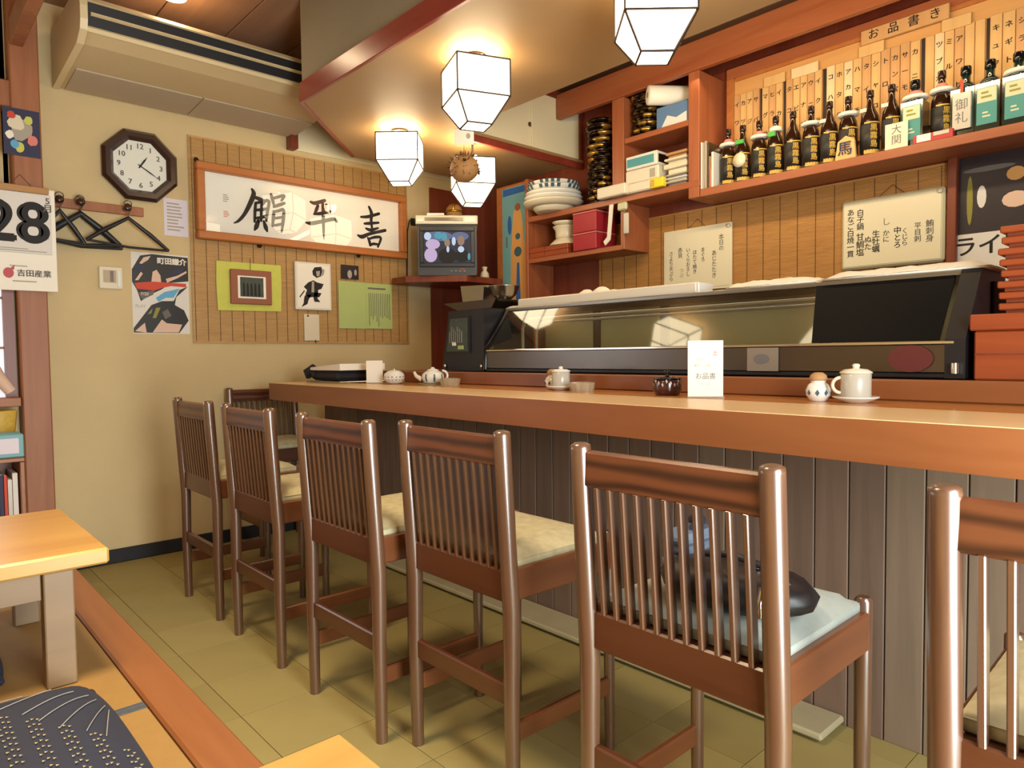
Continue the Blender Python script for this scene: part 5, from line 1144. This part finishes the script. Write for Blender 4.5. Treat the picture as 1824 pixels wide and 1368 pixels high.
# upper cabinet with sliding doors
t = thing('upper_cabinet', 'cream high cabinet with two sliding doors over the far end of the bar', 'cabinet', (3.1, 3.4, 2.46))
B().box(2.56, 3.62, 3.275, 3.60, 2.469, 2.84).build('body', 'cream', t)
for x0, x1, y0, hx in ((2.56, 3.20, 3.262, 3.155), (3.165, 3.612, 3.250, None)):
    d = B().box(x0, x1, y0, y0+.010, 2.470, 2.832, .002).build('door', 'cream', t)
    if hx: B().lathe([(.014, 0), (.016, .003), (.010, .004), (0, .0015)], 14, (0, 0, 0), Matrix.Translation((hx, y0, 2.615)) @ Matrix.Rotation(PI/2, 4, 'X')).build('finger_pull', 'string', d)
B().box(2.56, 3.64, 3.236, 3.262, 2.405, 2.449, .003).build('bottom_rail', 'red_trim', t); B().box(2.552, 3.62, 3.241, 3.275, 2.834, 2.88, .003).build('top_rail', 'dark_red_wood', t)
B().box(3.614, 3.645, 3.241, 3.275, 2.470, 2.832, .003).build('side_stile', 'dark_red_wood', t)

# ------------------------------------------------------------------ platform: tables, cushions, magazine shelf
def low_table(lab, x0, x1, y0, y1, leg):
    t = thing('low_table', lab, 'table', ((x0+x1)/2, (y0+y1)/2, .30), 0, 'low tables on the platform')
    B().box(x0, x1, y0, y1, .598, .640, .006).build('table_top', 'table', t)
    for sx in (0, 1):
        xx = x0+.06 if sx == 0 else x1-.145
        for yy in (y0+.015, y1-.075):
            B().box(xx, xx+.066, yy, yy+.06, .30, .597, .003).build('leg', 'table_side', t)
    B().box(x0+.13, x1-.150, y0+.018, y0+.034, .53, .597, .002).build('apron', 'table_side', t); B().box(x0+.13, x1-.150, y1-.034, y1-.018, .53, .597, .002).build('apron', 'table_side', t)
low_table('pale wooden low table in front of the pillar and calendar', -.75, .430, 2.045, 2.70, .3)
low_table('pale wooden low table in the near corner, only its corner in view', -.70, .432, .16, .815, .3)
def zabuton(lab, cx, cy, sx, sy, h, seed):
    t = thing('floor_cushion', lab, 'cushion', (cx, cy, .30), 0, 'navy floor cushions')
    g = bmesh.new(); bmesh.ops.create_grid(g, x_segments=28, y_segments=28, size=1)
    top = lambda u, v: .30+.012+h*(1-max(abs(u), abs(v))**4)*(1-.25*(u*u*v*v))
    for vv in g.verts:
        u, v = vv.co.x, vv.co.y; q = 1-.06*(abs(u)*abs(v))**3
        vv.co = Vector((cx+u*sx*q, cy+v*sy*q, top(u, v)))
    b = B(); b.merge(g); b.box(cx-sx*.96, cx+sx*.96, cy-sy*.96, cy+sy*.96, .3002, .316, .006)
    o = b.build('cover', 'zabuton', t)
    for p in o.data.polygons: p.use_smooth = True
    P = lambda u, v: Vector((cx+u*sx, cy+v*sy, top(u, v)+.0030))
    for (ua, va), (ub, vb) in (((.93, .37), (.79, -.17)), ((.92, .44), (.69, -.11)), ((.88, .52), (.56, -.02)), ((.84, .57), (.46, .12)), ((.75, .60), (.39, .27)), ((.62, .66), (.22, .42)), ((.45, .72), (.05, .60))):
        pts = [P(ua+(ub-ua)*s/8, va+(vb-va)*s/8) for s in range(9)]
        B().tube(pts, .0012, 5).build('stitched_line', 'thread', t)
    b = B(); rr = random.Random(seed)
    for i in range(13):
        for j in range(23):
            u = -.92+i*.15; v = .86-j*.08+(.02 if i % 2 else 0)
            if abs(u) > .93 or v < -.93 or v > .30-(u-.34)*1.13: continue
            for du in (-.028, .0, .028):
                c = P(u+du, v+.010*math.cos(du*90)); e = .0042
                b._add([c+Vector((-e*.5, -e, 0)), c+Vector((e*.8, 0, 0)), c+Vector((-e*.5, e, 0))], [(0, 1, 2)])
    o = b.build('woven_flecks', 'thread_y', t); o['kind'] = 'stuff'
zabuton('navy patterned floor cushion on the mat beside the table', .075, 1.640, .305, .335, .085, 2)
zabuton('dark floor cushion pushed under the table by the pillar', -.02, 2.42, .24, .26, .05, 3)
# magazine shelf beside the pillar
t = thing('magazine_rack', 'small low wooden magazine shelf beside the pillar', 'shelf', (.2, 4.0, .30))
B().box(-.40, .487, 3.90, 4.19, .662, .680, .003).build('top_board', 'kerb', t); B().box(.468, .487, 3.905, 4.185, .30, .661, .003).build('side_panel', 'kerb', t); B().box(-.40, -.381, 3.905, 4.185, .30, .661, .003).build('side_panel', 'kerb', t)
B().box(-.380, .467, 4.165, 4.185, .30, .661).build('back_panel', 'dark_red_wood', t); B().box(-.380, .467, 3.91, 4.16, .33, .345).build('bottom_board', 'kerb', t)
x = .462; rr = random.Random(6); cl = ['paper_grey', 'cup_grey', 'orange_red', 'navy_print', 'label_black', 'paper_grey', 'steel_dark', 'pot_red', 'navy_print', 'porcelain', 'olive_print', 'label_black']
for k in range(12):
    w_ = rr.uniform(.014, .024); h = rr.uniform(.22, .27)
    t = thing('comic_book', 'upright book in the low shelf, %s from the pillar side' % ORDN[k], 'book', (x-w_/2, 4.0, .3455), 0, 'books in the low shelf')
    B().box(x-w_+.001, x-.001, 3.935, 4.12, .3455, .3455+h, .001).build('cover', cl[k], t); B().box(x-w_+.003, x-.003, 3.94, 4.121, .348, .3455+h+.0006).build('pages', 'roll_paper', t); x -= w_
t = thing('blue_tissue_box', 'pale blue box on top of the low shelf', 'box', (.40, 4.02, .6805)); B().box(.22, .490, 3.93, 4.10, .6805, .788, .004).build('carton', 'label_teal' if False else 'poster_blue', t); B().box(.24, .47, 3.9285, 3.9305, .70, .77).build('side_print', 'cool_paper', t)
t = thing('straw_basket', 'yellowish woven basket behind the pale blue box', 'basket', (.37, 4.14, .6805)); B().lathe([(.08, 0), (.09, .01), (.105, .15), (.11, .20), (.105, .21), (.098, .19)], 18, (.37, 4.155, .6805), Matrix.Diagonal((1.15, .32, 1, 1))).build('basket_wall', 'label_gold', t)
t = thing('window_ledge', 'grey-brown wooden ledge under the paper window', 'ledge', (.1, 4.22, .905)); B().box(XL+.01, .515, 4.16, YF-.056, .905, .948, .003).build('board', 'pillar', t)
t = thing('wrapped_roll', 'rolled pale cloth bundle standing on the ledge by the pillar', 'bundle', (.40, 4.20, .9485))
B().tube([(.478, 4.19, .978), (.43, 4.19, 1.05), (.39, 4.195, 1.14), (.37, 4.2, 1.20)], [.026, .030, .030, .024], 12).build('roll_body', 'flesh', t); B().lathe([(.017, 0), (.018, .002), (0, .003)], 12, (0, 0, 0), Matrix.Translation((.415, 4.162, 1.05)) @ Matrix.Rotation(PI/2, 4, 'X')).build('round_end', 'porcelain', t)
